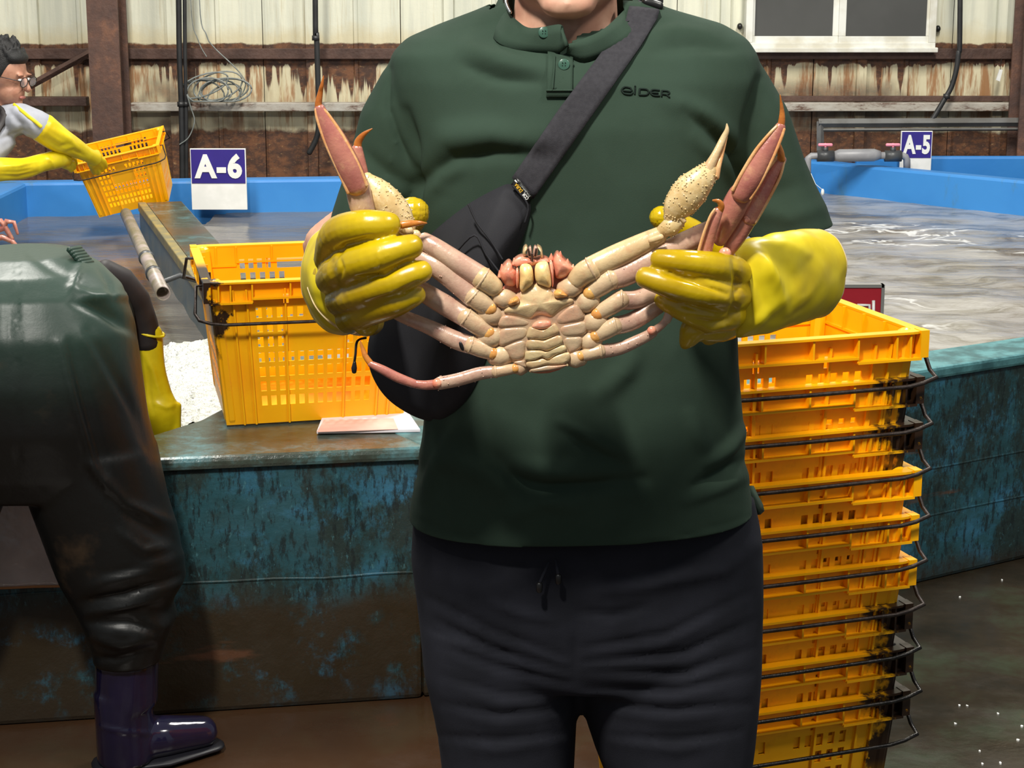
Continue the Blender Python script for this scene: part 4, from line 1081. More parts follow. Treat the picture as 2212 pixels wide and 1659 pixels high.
fl_p += [([(1232, 1250), (1238, 1400), (1242, 1480)], 4, -.004), ([(1630, 1180), (1560, 1230), (1400, 1260), (1300, 1270)], 18, .006), ([(1480, 1215), (1380, 1250), (1260, 1262)], 14, -.005), ([(1060, 1300), (1120, 1325), (1200, 1340)], 10, .004), ([(1250, 1320), (1320, 1330), (1400, 1310)], 8, -.004)]
folds(ME_PANTS, fl_p)
PANTS_BVH = bvh_of(ME_PANTS)
pants = link('trousers', ME_PANTS, 'pants', person)
for px, py, qx, qy in ((1165, 1262, 1185, 1215), (1206, 1244, 1200, 1210)):
    a = P(px, py, PY - .142); b = P(qx, qy, PY - .135)
    MB().tube([b, a], 0.002, 6).build('drawstring', 'pants', pants)
    MB().tube([a, a - Vector((0, 0, .008))], 0.0038, 8).build('drawstring_tip', 'black', pants)
for px0 in (1100, 1468):
    x = P(px0, 1659, PY).x
    mb = MB(); mb.tube([(x, PY + .07, .045), (x, PY - .03, .05), (x, PY - .12, .042), (x, PY - .19, .032)], [.045, .048, .046, .036], 16, True, (1, .9), (0, 0, 1))
    sh = mb.build('shoe', 'shoe', person)
    MB().box(x - .045, x + .045, PY - .21, PY + .11, 0.0, 0.018).build('sole', 'white', sh, False, 0.008)

# ---- gloves
def HP(px, py, Y, rpx): return (P(px, py, Y), (rpx * 1.05 + 1.5) * mpp(px, py, Y))
def glove(fingers, extra, name):
    mb = MB()
    for ch in fingers + extra:
        pts = [HP(*c) for c in ch]
        pr = smooth_path([tuple(p) + (r,) for p, r in pts], 5) if len(pts) > 2 else [tuple(p) + (r,) for p, r in pts]
        mb.tube([Vector(q[:3]) for q in pr], [q[3] for q in pr], 16, True)
    return mb
def thumb_grip(me, c, rad):
    """Diamond knurling on the thumb pad."""
    for v in me.vertices:
        d = (v.co - c).length
        if d < rad:
            w = 1 - (d / rad) ** 2
            v.co += v.normal * (0.0008 * w * math.sin((v.co.x + v.co.z) * 1150) * math.sin((v.co.x - v.co.z) * 1150))
    me.update()
lf = [[(712, 560, 2.02, 32), (728, 508, 1.965, 35), (778, 489, 1.925, 33), (822, 486, 1.918, 29), (843, 485, 1.922, 25)],
      [(716, 604, 2.02, 33), (742, 582, 1.955, 37), (803, 559, 1.915, 35), (862, 540, 1.908, 28), (893, 531, 1.912, 24)],
      [(735, 650, 2.02, 32), (768, 637, 1.955, 33), (839, 614, 1.915, 31), (890, 594, 1.908, 25), (914, 585, 1.912, 22)],
      [(755, 690, 2.02, 30), (786, 676, 1.965, 30), (848, 656, 1.925, 29), (888, 641, 1.918, 23), (902, 636, 1.92, 19)]]
lx_ = [[(720, 590, 2.06, 46), (745, 640, 2.06, 50), (765, 672, 2.05, 42)], [(790, 700, 1.98, 25), (800, 695, 2.03, 28)],
       [(893, 455, 2.005, 33), (889, 468, 2.005, 32), (866, 510, 2.025, 26), (810, 570, 2.05, 30), (750, 610, 2.06, 36)]]
ME_GL = remesh(glove(lf, lx_, 'l'), 'glove', 0.0019, 4)
folds(ME_GL, [([(708, 540), (716, 590), (735, 640)], 10, -.003), ([(718, 566), (745, 530), (800, 512)], 5, -.003), ([(770, 600), (830, 595), (880, 565)], 5, -.003), ([(790, 655), (850, 640), (900, 612)], 5, -.003), ([(735, 560), (740, 580), (736, 600)], 4, -.002), ([(815, 545), (820, 560), (818, 580)], 3, .001)])
thumb_grip(ME_GL, P(900, 462, 1.995), .024)
rf = [[(1600, 600, 2.02, 32), (1583, 588, 1.965, 33), (1540, 577, 1.925, 31), (1470, 566, 1.908, 25), (1422, 560, 1.912, 20)],
      [(1605, 632, 2.02, 33), (1580, 640, 1.96, 34), (1530, 635, 1.918, 32), (1450, 616, 1.905, 27), (1391, 598, 1.912, 21)],
      [(1595, 668, 2.02, 32), (1565, 680, 1.96, 34), (1510, 676, 1.935, 31), (1455, 655, 1.935, 25), (1432, 645, 1.945, 20)],
      [(1585, 695, 2.03, 30), (1555, 705, 1.975, 32), (1505, 708, 1.955, 30), (1485, 735, 1.955, 18), (1479, 745, 1.958, 10)]]
rx_ = [[(1585, 600, 2.03, 48), (1580, 645, 2.03, 56), (1570, 690, 2.02, 46)], [(1560, 720, 1.98, 14), (1530, 725, 1.99, 20)],
       [(1424, 466, 2.01, 22), (1440, 480, 2.012, 24), (1490, 500, 2.02, 27), (1550, 550, 2.04, 32), (1590, 590, 2.05, 36)]]
ME_GR = remesh(glove(rf, rx_, 'r'), 'glove', 0.0019, 4)
folds(ME_GR, [([(1440, 590), (1500, 605), (1570, 635)], 6, -.005), ([(1490, 690), (1540, 700), (1580, 690)], 8, -.004), ([(1470, 660), (1530, 668), (1580, 665)], 8, -.003), ([(1585, 560), (1592, 610), (1588, 660), (1570, 700)], 7, -.004), ([(1500, 720), (1540, 712), (1570, 700)], 6, .003)])
thumb_grip(ME_GR, P(1418, 470, 1.995), .022)
def gauntlet(rings, name, parent, fold_list, liner=True):
    """Loose open cuff: rings (px, py, Y, half width px, half height px, roll, depth ratio)."""
    seg = 48; V = []; Fc = []
    path = smooth_path([tuple(P(a, b, Y)) + (rx * mpp(a, b, Y), ry * mpp(a, b, Y)) for a, b, Y, rx, ry in rings], 6)
    n = len(path)
    cs = [Vector(p[:3]) for p in path]
    for i, p in enumerate(path):
        t = (cs[min(i + 1, n - 1)] - cs[max(i - 1, 0)]).normalized()
        up = Vector((0, 0, 1)); up = (up - t * up.dot(t)).normalized(); sd = t.cross(up)
        for k in range(seg):
            w = 2 * math.pi * k / seg
            q = cs[i] + sd * (math.cos(w) * p[3]) + up * (math.sin(w) * p[4])
            amp = .003 * min(1, i / n * 2)
            q += (q - cs[i]).normalized() * amp * noise.noise(q * 38)
            V.append(q)
    for i in range(n - 1):
        for k in range(seg):
            k2 = (k + 1) % seg; Fc.append((i * seg + k, (i + 1) * seg + k, (i + 1) * seg + k2, i * seg + k2))
    me = mesh_from(name, V, Fc)
    folds(me, fold_list)
    o = link(name, me, 'cuff', parent)
    s = o.modifiers.new('thick', 'SOLIDIFY'); s.thickness = 0.0018; s.offset = 1
    o.modifiers.new('sub', 'SUBSURF').levels = 1
    # rolled edge
    last = V[-seg:]; mb = MB(); mb.tube(last + [last[0]], 0.0018, 6, False); mb.build('cuff_edge', 'lining' if liner else 'cuff', o)
    return o
gl = link('rubber_glove', ME_GL, 'glove', person)
gr = link('rubber_glove', ME_GR, 'glove', person)
lg = gauntlet([(752, 618, 2.02, 38, 78), (742, 614, 2.06, 62, 98), (735, 606, 2.12, 78, 112), (738, 600, 2.17, 84, 122)], 'gauntlet', gl, [([(700, 520), (675, 580), (690, 660)], 10, .004), ([(690, 640), (720, 690), (770, 712)], 8, -.006)])
gauntlet([(1572, 640, 1.985, 36, 76), (1592, 634, 1.992, 52, 96), (1618, 624, 2.0, 60, 103), (1660, 614, 2.03, 66, 104), (1715, 600, 2.08, 72, 100), (1762, 592, 2.13, 70, 92)], 'gauntlet', gr,
         [([(1625, 535), (1650, 570), (1672, 612)], 8, .007), ([(1640, 545), (1672, 600), (1695, 672)], 7, .006), ([(1605, 570), (1640, 620), (1660, 680)], 16, -.006), ([(1680, 560), (1720, 600), (1760, 560)], 18, -.005), ([(1600, 540), (1605, 620), (1590, 700)], 7, -.004), ([(1590, 720), (1640, 690), (1700, 640)], 10, .005), ([(1640, 525), (1700, 530), (1765, 560)], 5, .003), ([(1695, 672), (1740, 640), (1765, 600)], 8, .004)])

MB().tube([Vector(q) for q in smooth_path([tuple(P(a, b, Y)) for a, b, Y in ((667, 622, 2.075), (684, 662, 2.055), (716, 696, 2.045), (752, 716, 2.04), (778, 722, 2.04))], 5)], .0022, 8).build('cuff_seam', 'lining', lg)
MB().tube([Vector(q) for q in smooth_path([tuple(P(a, b, Y)) for a, b, Y in ((702, 640, 2.03), (718, 668, 2.025), (740, 690, 2.02), (770, 708, 2.02))], 5)], .0016, 8).build('cuff_seam', 'lining', lg)
# ------------------------------------------------------------------ sling bag worn across the chest
bag = thing('sling_bag', 'black sling bag worn across the chest over the green shirt', 'bag', P(930, 905, 2.05))
def strap_rows(left, right, n, k, lift):
    rows = []
    for i in range(n + 1):
        t = i / n
        def at(pl):
            s = t * (len(pl) - 1); j = min(int(s), len(pl) - 2); u = s - j
            return (pl[j][0] * (1 - u) + pl[j + 1][0] * u, pl[j][1] * (1 - u) + pl[j + 1][1] * u)
        a, b = at(left), at(right)
        rows.append([on_shirt(a[0] + (b[0] - a[0]) * q / k, a[1] + (b[1] - a[1]) * q / k, lift) for q in range(k + 1)])
    return rows
rows = strap_rows([(1352, 42), (1310, 100), (1208, 235), (1106, 384)], [(1420, 40), (1384, 100), (1280, 248), (1152, 430)], 40, 6, 0.008)
top = [[P(1366 + 9.5 * q, -2 + 4 * q, PY + .01 - .004 * q) + Vector((0, 0, .0)) for q in range(7)], [P(1358 + 11 * q, 18 + 1.0 * q, PY - .055) for q in range(7)]]
back = [[P(1372 + 9.5 * q, 10 + 5 * q, PY + .13) for q in range(7)], [P(1368 + 9.5 * q, -8 + 4 * q, PY + .075) for q in range(7)]]
grid_strip('strap', back + top + rows, 'strap', bag, 0.003)
mb = MB(); mb.tube([P(1395, 4, PY - .03), P(1424, 14, PY - .03)], 0.006, 8); mb.tube([P(1400, -6, PY - .02), P(1424, 4, PY - .02)], 0.006, 8); mb.build('strap_buckle', 'black', bag)
# pouch: a padded body hugging the belly
def puff(outline, name, mat, parent, Yf, bulge, thick, depthf=None, n_in=7, smooth=3, res=3, prof=2.2):
    """Padded plate from a px outline: front dome of height bulge on depth Yf, flat back; star-shaped outlines."""
    pl = outline
    for _ in range(res if smooth else 0):
        q = []
        for i in range(len(pl)):
            a, b = pl[i], pl[(i + 1) % len(pl)]
            q += [(a[0] * .75 + b[0] * .25, a[1] * .75 + b[1] * .25), (a[0] * .25 + b[0] * .75, a[1] * .25 + b[1] * .75)]
        pl = q
        if len(pl) > 90: break
    n = len(pl); cx = sum(p[0] for p in pl) / n; cy = sum(p[1] for p in pl) / n
    V = []; Fc = []
    for i in range(n_in):
        s = 1 - i / n_in; hgt = bulge * (1 - s ** prof)
        for (x, y) in pl:
            qx, qy = cx + (x - cx) * s, cy + (y - cy) * s
            Y = (depthf(qx, qy) if depthf else Yf) - hgt
            V.append(P(qx, qy, Y))
    V.append(P(cx, cy, (depthf(cx, cy) if depthf else Yf) - bulge))
    ci = len(V) - 1
    for i in range(n_in - 1):
        for k in range(n):
            k2 = (k + 1) % n; Fc.append((i * n + k, (i + 1) * n + k, (i + 1) * n + k2, i * n + k2))
    for k in range(n): Fc.append(((n_in - 1) * n + k, ci, (n_in - 1) * n + (k + 1) % n))
    b0 = len(V)
    for (x, y) in pl: V.append(V[len(V) - b0] + Vector((0, thick, 0)) if False else P(x, y, (depthf(x, y) if depthf else Yf)) + Vector((0, thick, 0)))
    for k in range(n): k2 = (k + 1) % n; Fc.append((k, k2, b0 + k2, b0 + k))
    Fc.append(tuple(range(b0, b0 + n)))
    me = mesh_from(name, V, Fc)
    bm = bmesh.new(); bm.from_mesh(me); bmesh.ops.recalc_face_normals(bm, faces=bm.faces); bm.to_mesh(me); bm.free()
    return link(name, me, mat, parent)
def belly(x, y):
    best = on_shirt(min(max(x, 935), 1560), y, 0.0)
    return best.y - 0.004 + max(0, 935 - x) * 0.0009
puff([(1108, 392), (1150, 436), (1142, 480), (1120, 540), (1095, 600), (1075, 690), (1050, 780), (1020, 850), (985, 890), (940, 914), (890, 900), (830, 860), (796, 800), (792, 740), (820, 660), (870, 575), (925, 508), (1010, 440), (1070, 408)], 'pouch', 'bag', bag, 2.1, .045, .02, belly, 9)
def on_bag(x, y, d): return P(x, y, belly(x, y) - d)
def seam(pts, d, r=0.0012, nm='seam'):
    MB().tube([Vector(q) for q in smooth_path([tuple(on_bag(x, y, d)) for x, y in pts], 4)], r, 6).build(nm, 'bag', bag)
seam([(1012, 442), (1030, 480), (1060, 520), (1085, 560)], .040); seam([(1108, 402), (1140, 442), (1134, 480)], .012)
seam([(985, 545), (1025, 508), (1050, 550), (1080, 590)], .046)
# label with woven lettering
lab = patch('label', [(1117, 382), (1150, 424), (1138, 440), (1104, 398)], 'black', bag, 0.014, 0.002, 4, 4)
def label_text(txt, cpx, cpy, wpx, hpx, mat, ang, nm):
    me = text_mesh(nm, txt, 1.0, 0.03, 0.0)
    xs = [v.co.x for v in me.vertices]; ys = [v.co.y for v in me.vertices]
    w, h = max(xs) - min(xs), max(ys) - min(ys); cx, cy = (max(xs) + min(xs)) / 2, (max(ys) + min(ys)) / 2
    ca, sa = math.cos(ang), math.sin(ang)
    for v in me.vertices:
        x, y = (v.co.x - cx) / w * wpx, -(v.co.y - cy) / h * hpx
        v.co = on_shirt(cpx + x * ca - y * sa, cpy + x * sa + y * ca, 0.0165)
    link(nm, me, mat, lab)
ANG = math.radians(51.8 + 180)
label_text('COR', 1135, 424, 16, 8, 'white', ANG, 'label_lettering')
label_text('DURA', 1120, 405.5, 22, 8, 'yellow_text', ANG, 'label_lettering')
label_text('FABRIC', 1134, 411, 34, 4, 'cable', ANG, 'label_lettering')
patch('label_bar', [(1113, 388), (1118, 394), (1116, 396), (1111, 390)], 'white', lab, 0.0165, 0.0005, 2, 2)
# zip pull hanging on a cord
cord = [P(790, 730, 2.02), P(777, 733, 2.0), P(770, 742, 1.99), P(768, 765, 1.985), P(765, 785, 1.985)]
zp = MB().tube([Vector(q) for q in smooth_path([tuple(p) for p in cord], 5)], 0.0014, 6).build('zip_cord', 'black', bag)
MB().tube([P(766, 783, 1.985), P(765, 795, 1.985), P(765, 803, 1.985)], [0.0018, 0.0032, 0.0026], 10).build('zip_pull', 'black', zp)
# ================================================================== SNOW CRAB
CY = 1.945
crab = thing('snow_crab', 'large pale snow crab held belly-forward by its legs in both gloves', 'crab', P(1170, 800, CY))
def Z5(x, y): return (980 + x / 5.185, 500 + y / 5.185)
def segment(pts, mat, parent, name, flat=0.8, seg=14, bumps=None, rnd=True):
    """Leg piece: (px, py, Y, half width px) stations."""
    q = [tuple(P(a, b, Y)) + (w * (1.12 if w > 16 else 1.05) * mpp(a, b, Y),) for a, b, Y, w in pts]
    if len(q) > 2: q = smooth_path(q, 5)
    else: q = [tuple(q[0][i] * (1 - t) + q[1][i] * t for i in range(4)) for t in (0, .25, .5, .75, 1)]
    mb = MB(); mb.tube([Vector(c[:3]) for c in q], [c[3] for c in q], seg, rnd, (1, flat))
    if bumps:
        r = random.Random(int(pts[0][0]))
        n, size, side = bumps
        for k in range(n):
            i = r.randrange(len(q)); c = Vector(q[i][:3]); rad = q[i][3]
            t = (Vector(q[min(i + 1, len(q) - 1)][:3]) - Vector(q[max(i - 1, 0)][:3])).normalized()
            up = Vector((0, -1, 0)); sd = t.cross(up).normalized()
            w = r.uniform(*side)
            d = sd * math.cos(w) + up * math.sin(w) * flat
            v, f = ellipsoid(c + d * rad + t * r.uniform(-.003, .003), (size,) * 3, 6, 4); mb.add(v, f)
    return mb.build(name, mat, parent)
def knuckle(px, py, Y, r, parent, mat='cr_joint', sc=(1, .8, 1)):
    k = r * mpp(px, py, Y); v, f = ellipsoid(P(px, py, Y), (k * sc[0], k * sc[1], k * sc[2]), 12, 8)
    return MB().add(v, f).build('joint', mat, parent)
def collar(px, py, qx, qy, Y, r, parent, mat='cr_base'):
    """Raised ring round a leg piece."""
    r *= 1.08; a, b = P(px, py, Y), P(qx, qy, Y); d = (b - a).normalized(); m = mpp(px, py, Y)
    mb = MB(); mb.tube([a - d * .0016, a, a + d * .0016], [r * m * .96, r * m * 1.06, r * m * .96], 16, False, (1, .82)); return mb.build('ring', mat, parent)
DL = 0.0
# ---- trunk plates
def zpl(pts): return [Z5(x, y) for x, y in pts]
def plate(pts, nm, mat, Yf=CY - .012, bulge=.004, th=.02, smooth=1, **k): return puff(zpl(pts), nm, mat, crab, Yf, bulge, th, None, 5, smooth, 2, **k)
# carapace on the far side
v, f = ellipsoid(P(1170, 690, CY + .022), (.052, .026, .060), 28, 16); MB().add(v, f).build('carapace', 'cr_red', crab)
puff(zpl([(900, 560), (1100, 640), (1340, 720), (1470, 900), (1520, 1110), (1450, 1300), (1300, 1420), (1290, 1520), (850, 1570), (640, 1460), (500, 1290), (480, 1080), (530, 900), (600, 800), (750, 680)]), 'underplate', 'cr_grey', crab, CY - .0105, .003, .03, None, 6, 1, 2, prof=6)
plate([(905, 590), (960, 600), (1000, 625), (1090, 650), (1125, 740), (1200, 765), (1330, 745), (1350, 800), (1240, 860), (1160, 930), (1110, 975), (1040, 950), (960, 935), (890, 965), (850, 1000), (700, 950), (560, 920), (570, 862), (750, 800), (742, 700), (820, 640)], 'chest_plate', 'cr_cream', CY - .013, .007, .02)
for k, pts in enumerate([[(560, 930), (700, 955), (862, 1005), (850, 1060), (700, 1065), (505, 1080), (492, 1010)], [(500, 1088), (700, 1072), (848, 1068), (826, 1195), (700, 1225), (545, 1290), (497, 1270)], [(548, 1298), (700, 1232), (822, 1203), (806, 1330), (800, 1430), (650, 1455), (585, 1340)], [(655, 1460), (800, 1436), (802, 1475), (830, 1540), (720, 1500)],
           [(1125, 985), (1240, 875), (1355, 808), (1425, 860), (1478, 985), (1300, 1030), (1160, 1055)], [(1165, 1063), (1320, 1035), (1485, 995), (1505, 1110), (1450, 1165), (1320, 1175), (1210, 1180)], [(1215, 1188), (1330, 1182), (1448, 1174), (1430, 1300), (1315, 1385), (1268, 1315)]]):
    plate(pts, 'sternum_plate', 'cr_grey', CY - .0128, .0020, .016, prof=6)
# belly flap of overlapping plates
for k, pts in enumerate([[(875, 1060), (920, 1015), (985, 998), (1050, 1000), (1095, 1022), (1080, 1075), (985, 1100), (890, 1085)], [(850, 1070), (900, 1085), (990, 1115), (1085, 1075), (1130, 1025), (1165, 1075), (1190, 1140), (1050, 1200), (1000, 1215), (930, 1205), (815, 1205), (825, 1130)],
           [(815, 1212), (930, 1212), (1005, 1228), (1060, 1205), (1195, 1150), (1235, 1250), (1120, 1310), (1040, 1345), (980, 1318), (805, 1325)], [(805, 1335), (975, 1328), (1040, 1358), (1130, 1315), (1240, 1262), (1275, 1340), (1140, 1380), (1060, 1450), (985, 1400), (920, 1440), (800, 1455), (797, 1400)],
           [(800, 1462), (920, 1450), (985, 1412), (1060, 1460), (1140, 1390), (1280, 1350), (1312, 1385), (1285, 1480), (1120, 1500), (1040, 1490), (900, 1530), (830, 1535)], [(850, 1545), (940, 1525), (1040, 1497), (1150, 1500), (1285, 1490), (1230, 1530), (1100, 1560), (930, 1580), (860, 1580)]]):
    plate(pts, 'belly_flap', ['cr_red', 'cr_flap', 'cr_flap', 'cr_flap', 'cr_cream', 'cr_grey'][k], CY - .018 + .0004 * k, .0022, .014, prof=3.5)
for px, py in ((865, 1565), (1268, 1497)): x, y = Z5(px, py); knuckle(x, y, CY - .014, 3.5, crab, 'cr_cream')
# mouth parts and side lobes
plate([(735, 380), (830, 358), (880, 400), (895, 500), (893, 590), (830, 640), (770, 690), (735, 640), (745, 520)], 'mouth_plate', 'cr_mouth', CY - .016, .007, .02)
plate([(912, 380), (960, 345), (1050, 338), (1075, 420), (1095, 540), (1090, 640), (1000, 610), (925, 580), (905, 480)], 'mouth_plate', 'cr_mouth', CY - .016, .007, .02)
plate([(690, 430), (725, 400), (738, 520), (725, 630), (700, 640)], 'mouth_rim', 'cr_red', CY - .012, .004, .02)
plate([(1062, 330), (1110, 330), (1125, 470), (1120, 600), (1100, 640), (1098, 520)], 'mouth_rim', 'cr_red', CY - .012, .004, .02)
plate([(510, 480), (530, 420), (610, 335), (655, 370), (665, 420), (700, 440), (705, 620), (590, 610), (540, 560)], 'side_lobe', 'cr_red', CY - .006, .010, .025)
plate([(1125, 290), (1165, 240), (1210, 285), (1260, 340), (1310, 370), (1360, 440), (1290, 510), (1150, 540), (1128, 460), (1110, 340)], 'side_lobe', 'cr_red', CY - .006, .010, .025)
plate([(690, 400), (660, 340), (760, 280), (860, 300), (890, 320), (1000, 300), (1060, 320), (1080, 350), (960, 350), (890, 400), (820, 360), (740, 380)], 'brow_plate', 'cr_red', CY - .008, .005, .025)
plate([(770, 270), (775, 200), (810, 165), (835, 190), (800, 240), (815, 290)], 'rostrum', 'cr_cream', CY - .008, .004, .02)
plate([(965, 290), (985, 235), (950, 190), (930, 165), (990, 195), (1000, 260), (1000, 300)], 'rostrum', 'cr_cream', CY - .008, .004, .02)
plate([(815, 230), (860, 160), (875, 200), (880, 290), (840, 300)], 'antennule', 'cr_leg', CY - .010, .005, .012)
plate([(885, 230), (905, 155), (950, 190), (935, 280), (890, 300)], 'antennule', 'cr_leg', CY - .010, .005, .012)
for (a, b, c, d) in ((835, 195, 850, 270), (925, 195, 915, 270), (878, 250, 880, 330)):
    x0, y0 = Z5(a, b); x1, y1 = Z5(c, d); MB().tube([P(x0, y0, CY - .0165), P(x1, y1, CY - .0155)], 0.0012, 6).build('feeler', 'cr_dark', crab)
for (zx, zy) in ((1090, 280), (520, 470), (545, 400), (1190, 255), (1270, 340), (1330, 400), (680, 330)):
    x, y = Z5(zx, zy); MB().tube([P(x, y + 6, CY - .004), P(x + (zx - 900) * .004, y - 6, CY - .004)], [.003, .0006], 8).build('spine', 'cr_red', crab)
# small front limb sockets flanking the chest plate
for pts in ([(600, 830), (640, 760), (720, 720), (745, 790), (690, 830)], [(1115, 680), (1180, 640), (1250, 690), (1290, 730), (1200, 755), (1130, 740)]):
    plate(pts, 'mouth_limb', 'cr_joint', CY - .016, .006, .015)

# ---- legs: a leg is its basal piece with the other pieces beneath it
def base_piece(zx, zy, zx2, zy2, w, nm='basal_piece', mat='cr_base'):
    a = Z5(zx, zy); b = Z5(zx2, zy2)
    return segment([(a[0], a[1], CY - .004, w), ((a[0] + b[0]) / 2, (a[1] + b[1]) / 2, CY - .008, w * 1.15), (b[0], b[1], CY - .008, w * .95)], mat, crab, nm, 0.8)
def leg(nm, coxa, label=None):
    o = base_piece(*coxa[:5], nm=nm)
    if label: o['label'] = label
    return o
FL = 1.945        # depth of the leg bundle in the fists
# viewer-left claw arm
L0 = leg('claw_arm', (640, 770, 500, 740, 17), 'bumpy claw arm bent up beside the left fist')
x, y = Z5(530, 730); knuckle(x, y, CY - .009, 16, L0, 'cr_joint')
segment([(1068, 622, CY - .010, 19), (1050, 608, CY - .012, 22), (1040, 600, CY - .012, 23)], 'cr_cream', L0, 'ischium', .8)
collar(1042, 602, 1000, 575, CY - .012, 24, L0)
segment([(1040, 600, CY - .010, 22), (990, 568, CY - .006, 21), (940, 535, CY, 19), (915, 520, CY + .005, 17)], 'cr_leg', L0, 'arm', .85, bumps=(46, .001, (math.pi * .85, math.pi * 1.25)))
knuckle(898, 508, CY + .004, 12, L0, 'cr_cream'); knuckle(884, 498, CY + .0, 9, L0, 'cr_cream')
segment([(880, 492, CY + .01, 18), (858, 462, CY + .012, 29), (830, 432, CY + .012, 31), (806, 404, CY + .014, 24), (792, 384, CY + .016, 13)], 'cr_knob', L0, 'palm', .75, bumps=(240, .0008, (0, math.pi * 2)))
segment([(846, 490, CY - .012, 5), (868, 486, CY - .016, 8), (900, 482, CY - .014, 6), (922, 482, CY - .01, 1.2)], 'cr_tip', L0, 'finger_tip', .8)
# viewer-right claw arm
R0 = leg('claw_arm', (1230, 660, 1390, 600, 18), 'bumpy claw raised above the right fist with a pale pointed tip')
x, y = Z5(1350, 590); knuckle(x, y, CY - .009, 16, R0, 'cr_joint')
segment([(1246, 606, CY - .010, 20), (1262, 590, CY - .012, 23), (1278, 582, CY - .012, 24)], 'cr_cream', R0, 'ischium', .8)
collar(1277, 581, 1320, 560, CY - .012, 25, R0)
segment([(1276, 580, CY - .010, 23), (1330, 555, CY - .006, 24), (1390, 526, CY, 21), (1425, 508, CY + .002, 17)], 'cr_cream', R0, 'arm', .85, bumps=(60, .001, (-.4, .5)))
segment([(1405, 520, CY - .012, 6), (1428, 512, CY - .014, 7)], 'cr_cream', R0, 'spur', .8)
segment([(1430, 500, CY, 14), (1448, 490, CY - .004, 18), (1466, 478, CY - .004, 15)], 'cr_knob', R0, 'wrist', .85, bumps=(60, .0009, (0, 6.28)))
segment([(1452, 476, CY - .004, 14), (1468, 470, CY - .010, 5), (1478, 478, CY - .010, 5)], 'cr_cream', R0, 'wrist_ridge', .8)
segment([(1452, 470, CY - .004, 18), (1466, 445, CY - .006, 30), (1490, 415, CY - .006, 34), (1516, 386, CY - .006, 27), (1532, 366, CY - .004, 17)], 'cr_knob', R0, 'palm', .7, bumps=(320, .00085, (0, math.pi * 2)))
segment([(1528, 368, CY - .006, 13), (1545, 335, CY - .004, 8.5), (1562, 300, CY, 7), (1570, 282, CY, 5), (1570, 268, CY, 1.5)], 'cr_cream', R0, 'fixed_finger', .8)
segment([(1546, 382, CY - .004, 8), (1552, 358, CY - .004, 6), (1560, 330, CY, 4.5), (1570, 296, CY, 2)], 'cr_edge', R0, 'moving_finger', .8)

def walking_leg(nm, coxa, isch, merus, label, rest):
    o = leg(nm, coxa, label)
    x, y = Z5(*isch[0]); 
    knuckle(x, y, CY - .0125, isch[2] * .82, o, 'cr_joint')
    x2, y2 = Z5(*isch[1])
    segment([(x, y, CY - .010, isch[2] * .85), ((x + x2) / 2, (y + y2) / 2, CY - .012, isch[2]), (x2, y2, CY - .012, isch[2] * 1.05)], 'cr_base', o, 'ischium', .8)
    collar(x2, y2, merus[1][0], merus[1][1], CY - .012, isch[2] * 1.08, o)
    segment(merus, 'cr_leg', o, 'merus', .8, bumps=(26, .0008, (0, 6.28)))
    for nm2, mat, pts in rest:
        segment(pts, mat, o, nm2, .75)
    return o
def Z5p(zx, zy, Y, w): x, y = Z5(zx, zy); return (x, y, Y, w)
# left legs, top to bottom
o = walking_leg('walking_leg', (505, 960, 330, 920, 19), ((400, 870), (215, 720), 20), [Z5p(225, 735, CY - .010, 22), (980, 604, CY - .004, 22), (935, 572, FL, 21), (850, 530, FL + .02, 20), (800, 470, FL + .01, 20)], 'longest leg rising above the left fist', [
    ('carpus', 'cr_leg', [(792, 478, FL + .005, 22), (780, 440, FL, 24), (772, 402, FL - .002, 24)]),
    ('propodus', 'cr_pink', [(772, 404, FL - .008, 22), (752, 360, FL - .01, 25), (722, 300, FL - .01, 22), (698, 252, FL - .01, 15), (690, 234, FL - .01, 11)]),
    ('dactyl', 'cr_tip', [(689, 238, FL - .01, 8), (688, 222, FL - .01, 7.5), (692, 200, FL - .01, 5.5), (695, 185, FL - .012, 4), (699, 164, FL - .012, 1)])])
for s in (-1, 1):       # pale keels along both edges of the paddle-like piece
    segment([(772 + s * 20, 408 - s * 8, FL - .012, 4), (752 + s * 20, 362 - s * 9, FL - .014, 4), (722 + s * 18, 302 - s * 8, FL - .014, 4), (698 + s * 12, 254 - s * 5, FL - .013, 3.5), (690 + s * 8, 236, FL - .012, 3)], 'cr_edge', o, 'keel', .8)
knuckle(776, 402, FL - .010, 12, o, 'cr_leg')
o = walking_leg('walking_leg', (500, 1160, 330, 1200, 20), ((390, 1140), (135, 960), 19), [Z5p(140, 965, CY - .010, 20), (985, 672, CY - .004, 21), (930, 640, FL, 20), (860, 590, FL + .025, 18), (800, 470, FL + .03, 15)], 'second left leg with a curved orange tip behind the longest', [
    ('propodus', 'cr_pink', [(786, 400, FL + .03, 15), (778, 365, FL + .03, 15), (772, 335, FL + .03, 14), (771, 322, FL + .03, 12)]),
    ('dactyl', 'cr_tip', [(772, 324, FL + .03, 9), (774, 306, FL + .03, 8), (786, 290, FL + .028, 5), (804, 278, FL + .026, 1)])])
segment([(762, 372, FL + .026, 3), (758, 335, FL + .026, 3), (760, 320, FL + .026, 3)], 'cr_edge', o, 'keel', .8)
o = walking_leg('walking_leg', (600, 1390, 450, 1400, 19), ((440, 1370), (195, 1270), 17), [Z5p(205, 1275, CY - .010, 18), (985, 735, CY - .006, 18), (930, 708, FL, 16), (872, 684, FL + .01, 14), (830, 665, FL + .03, 12)], 'third left leg with a dark spot, running under the fist', [])
v, f = ellipsoid(P(997, 748, CY - .021), (.0022, .0016, .0055), 10, 8, Matrix.Rotation(math.radians(-20), 3, 'Y')); MB().add(v, f).build('dark_spot', 'black', o)
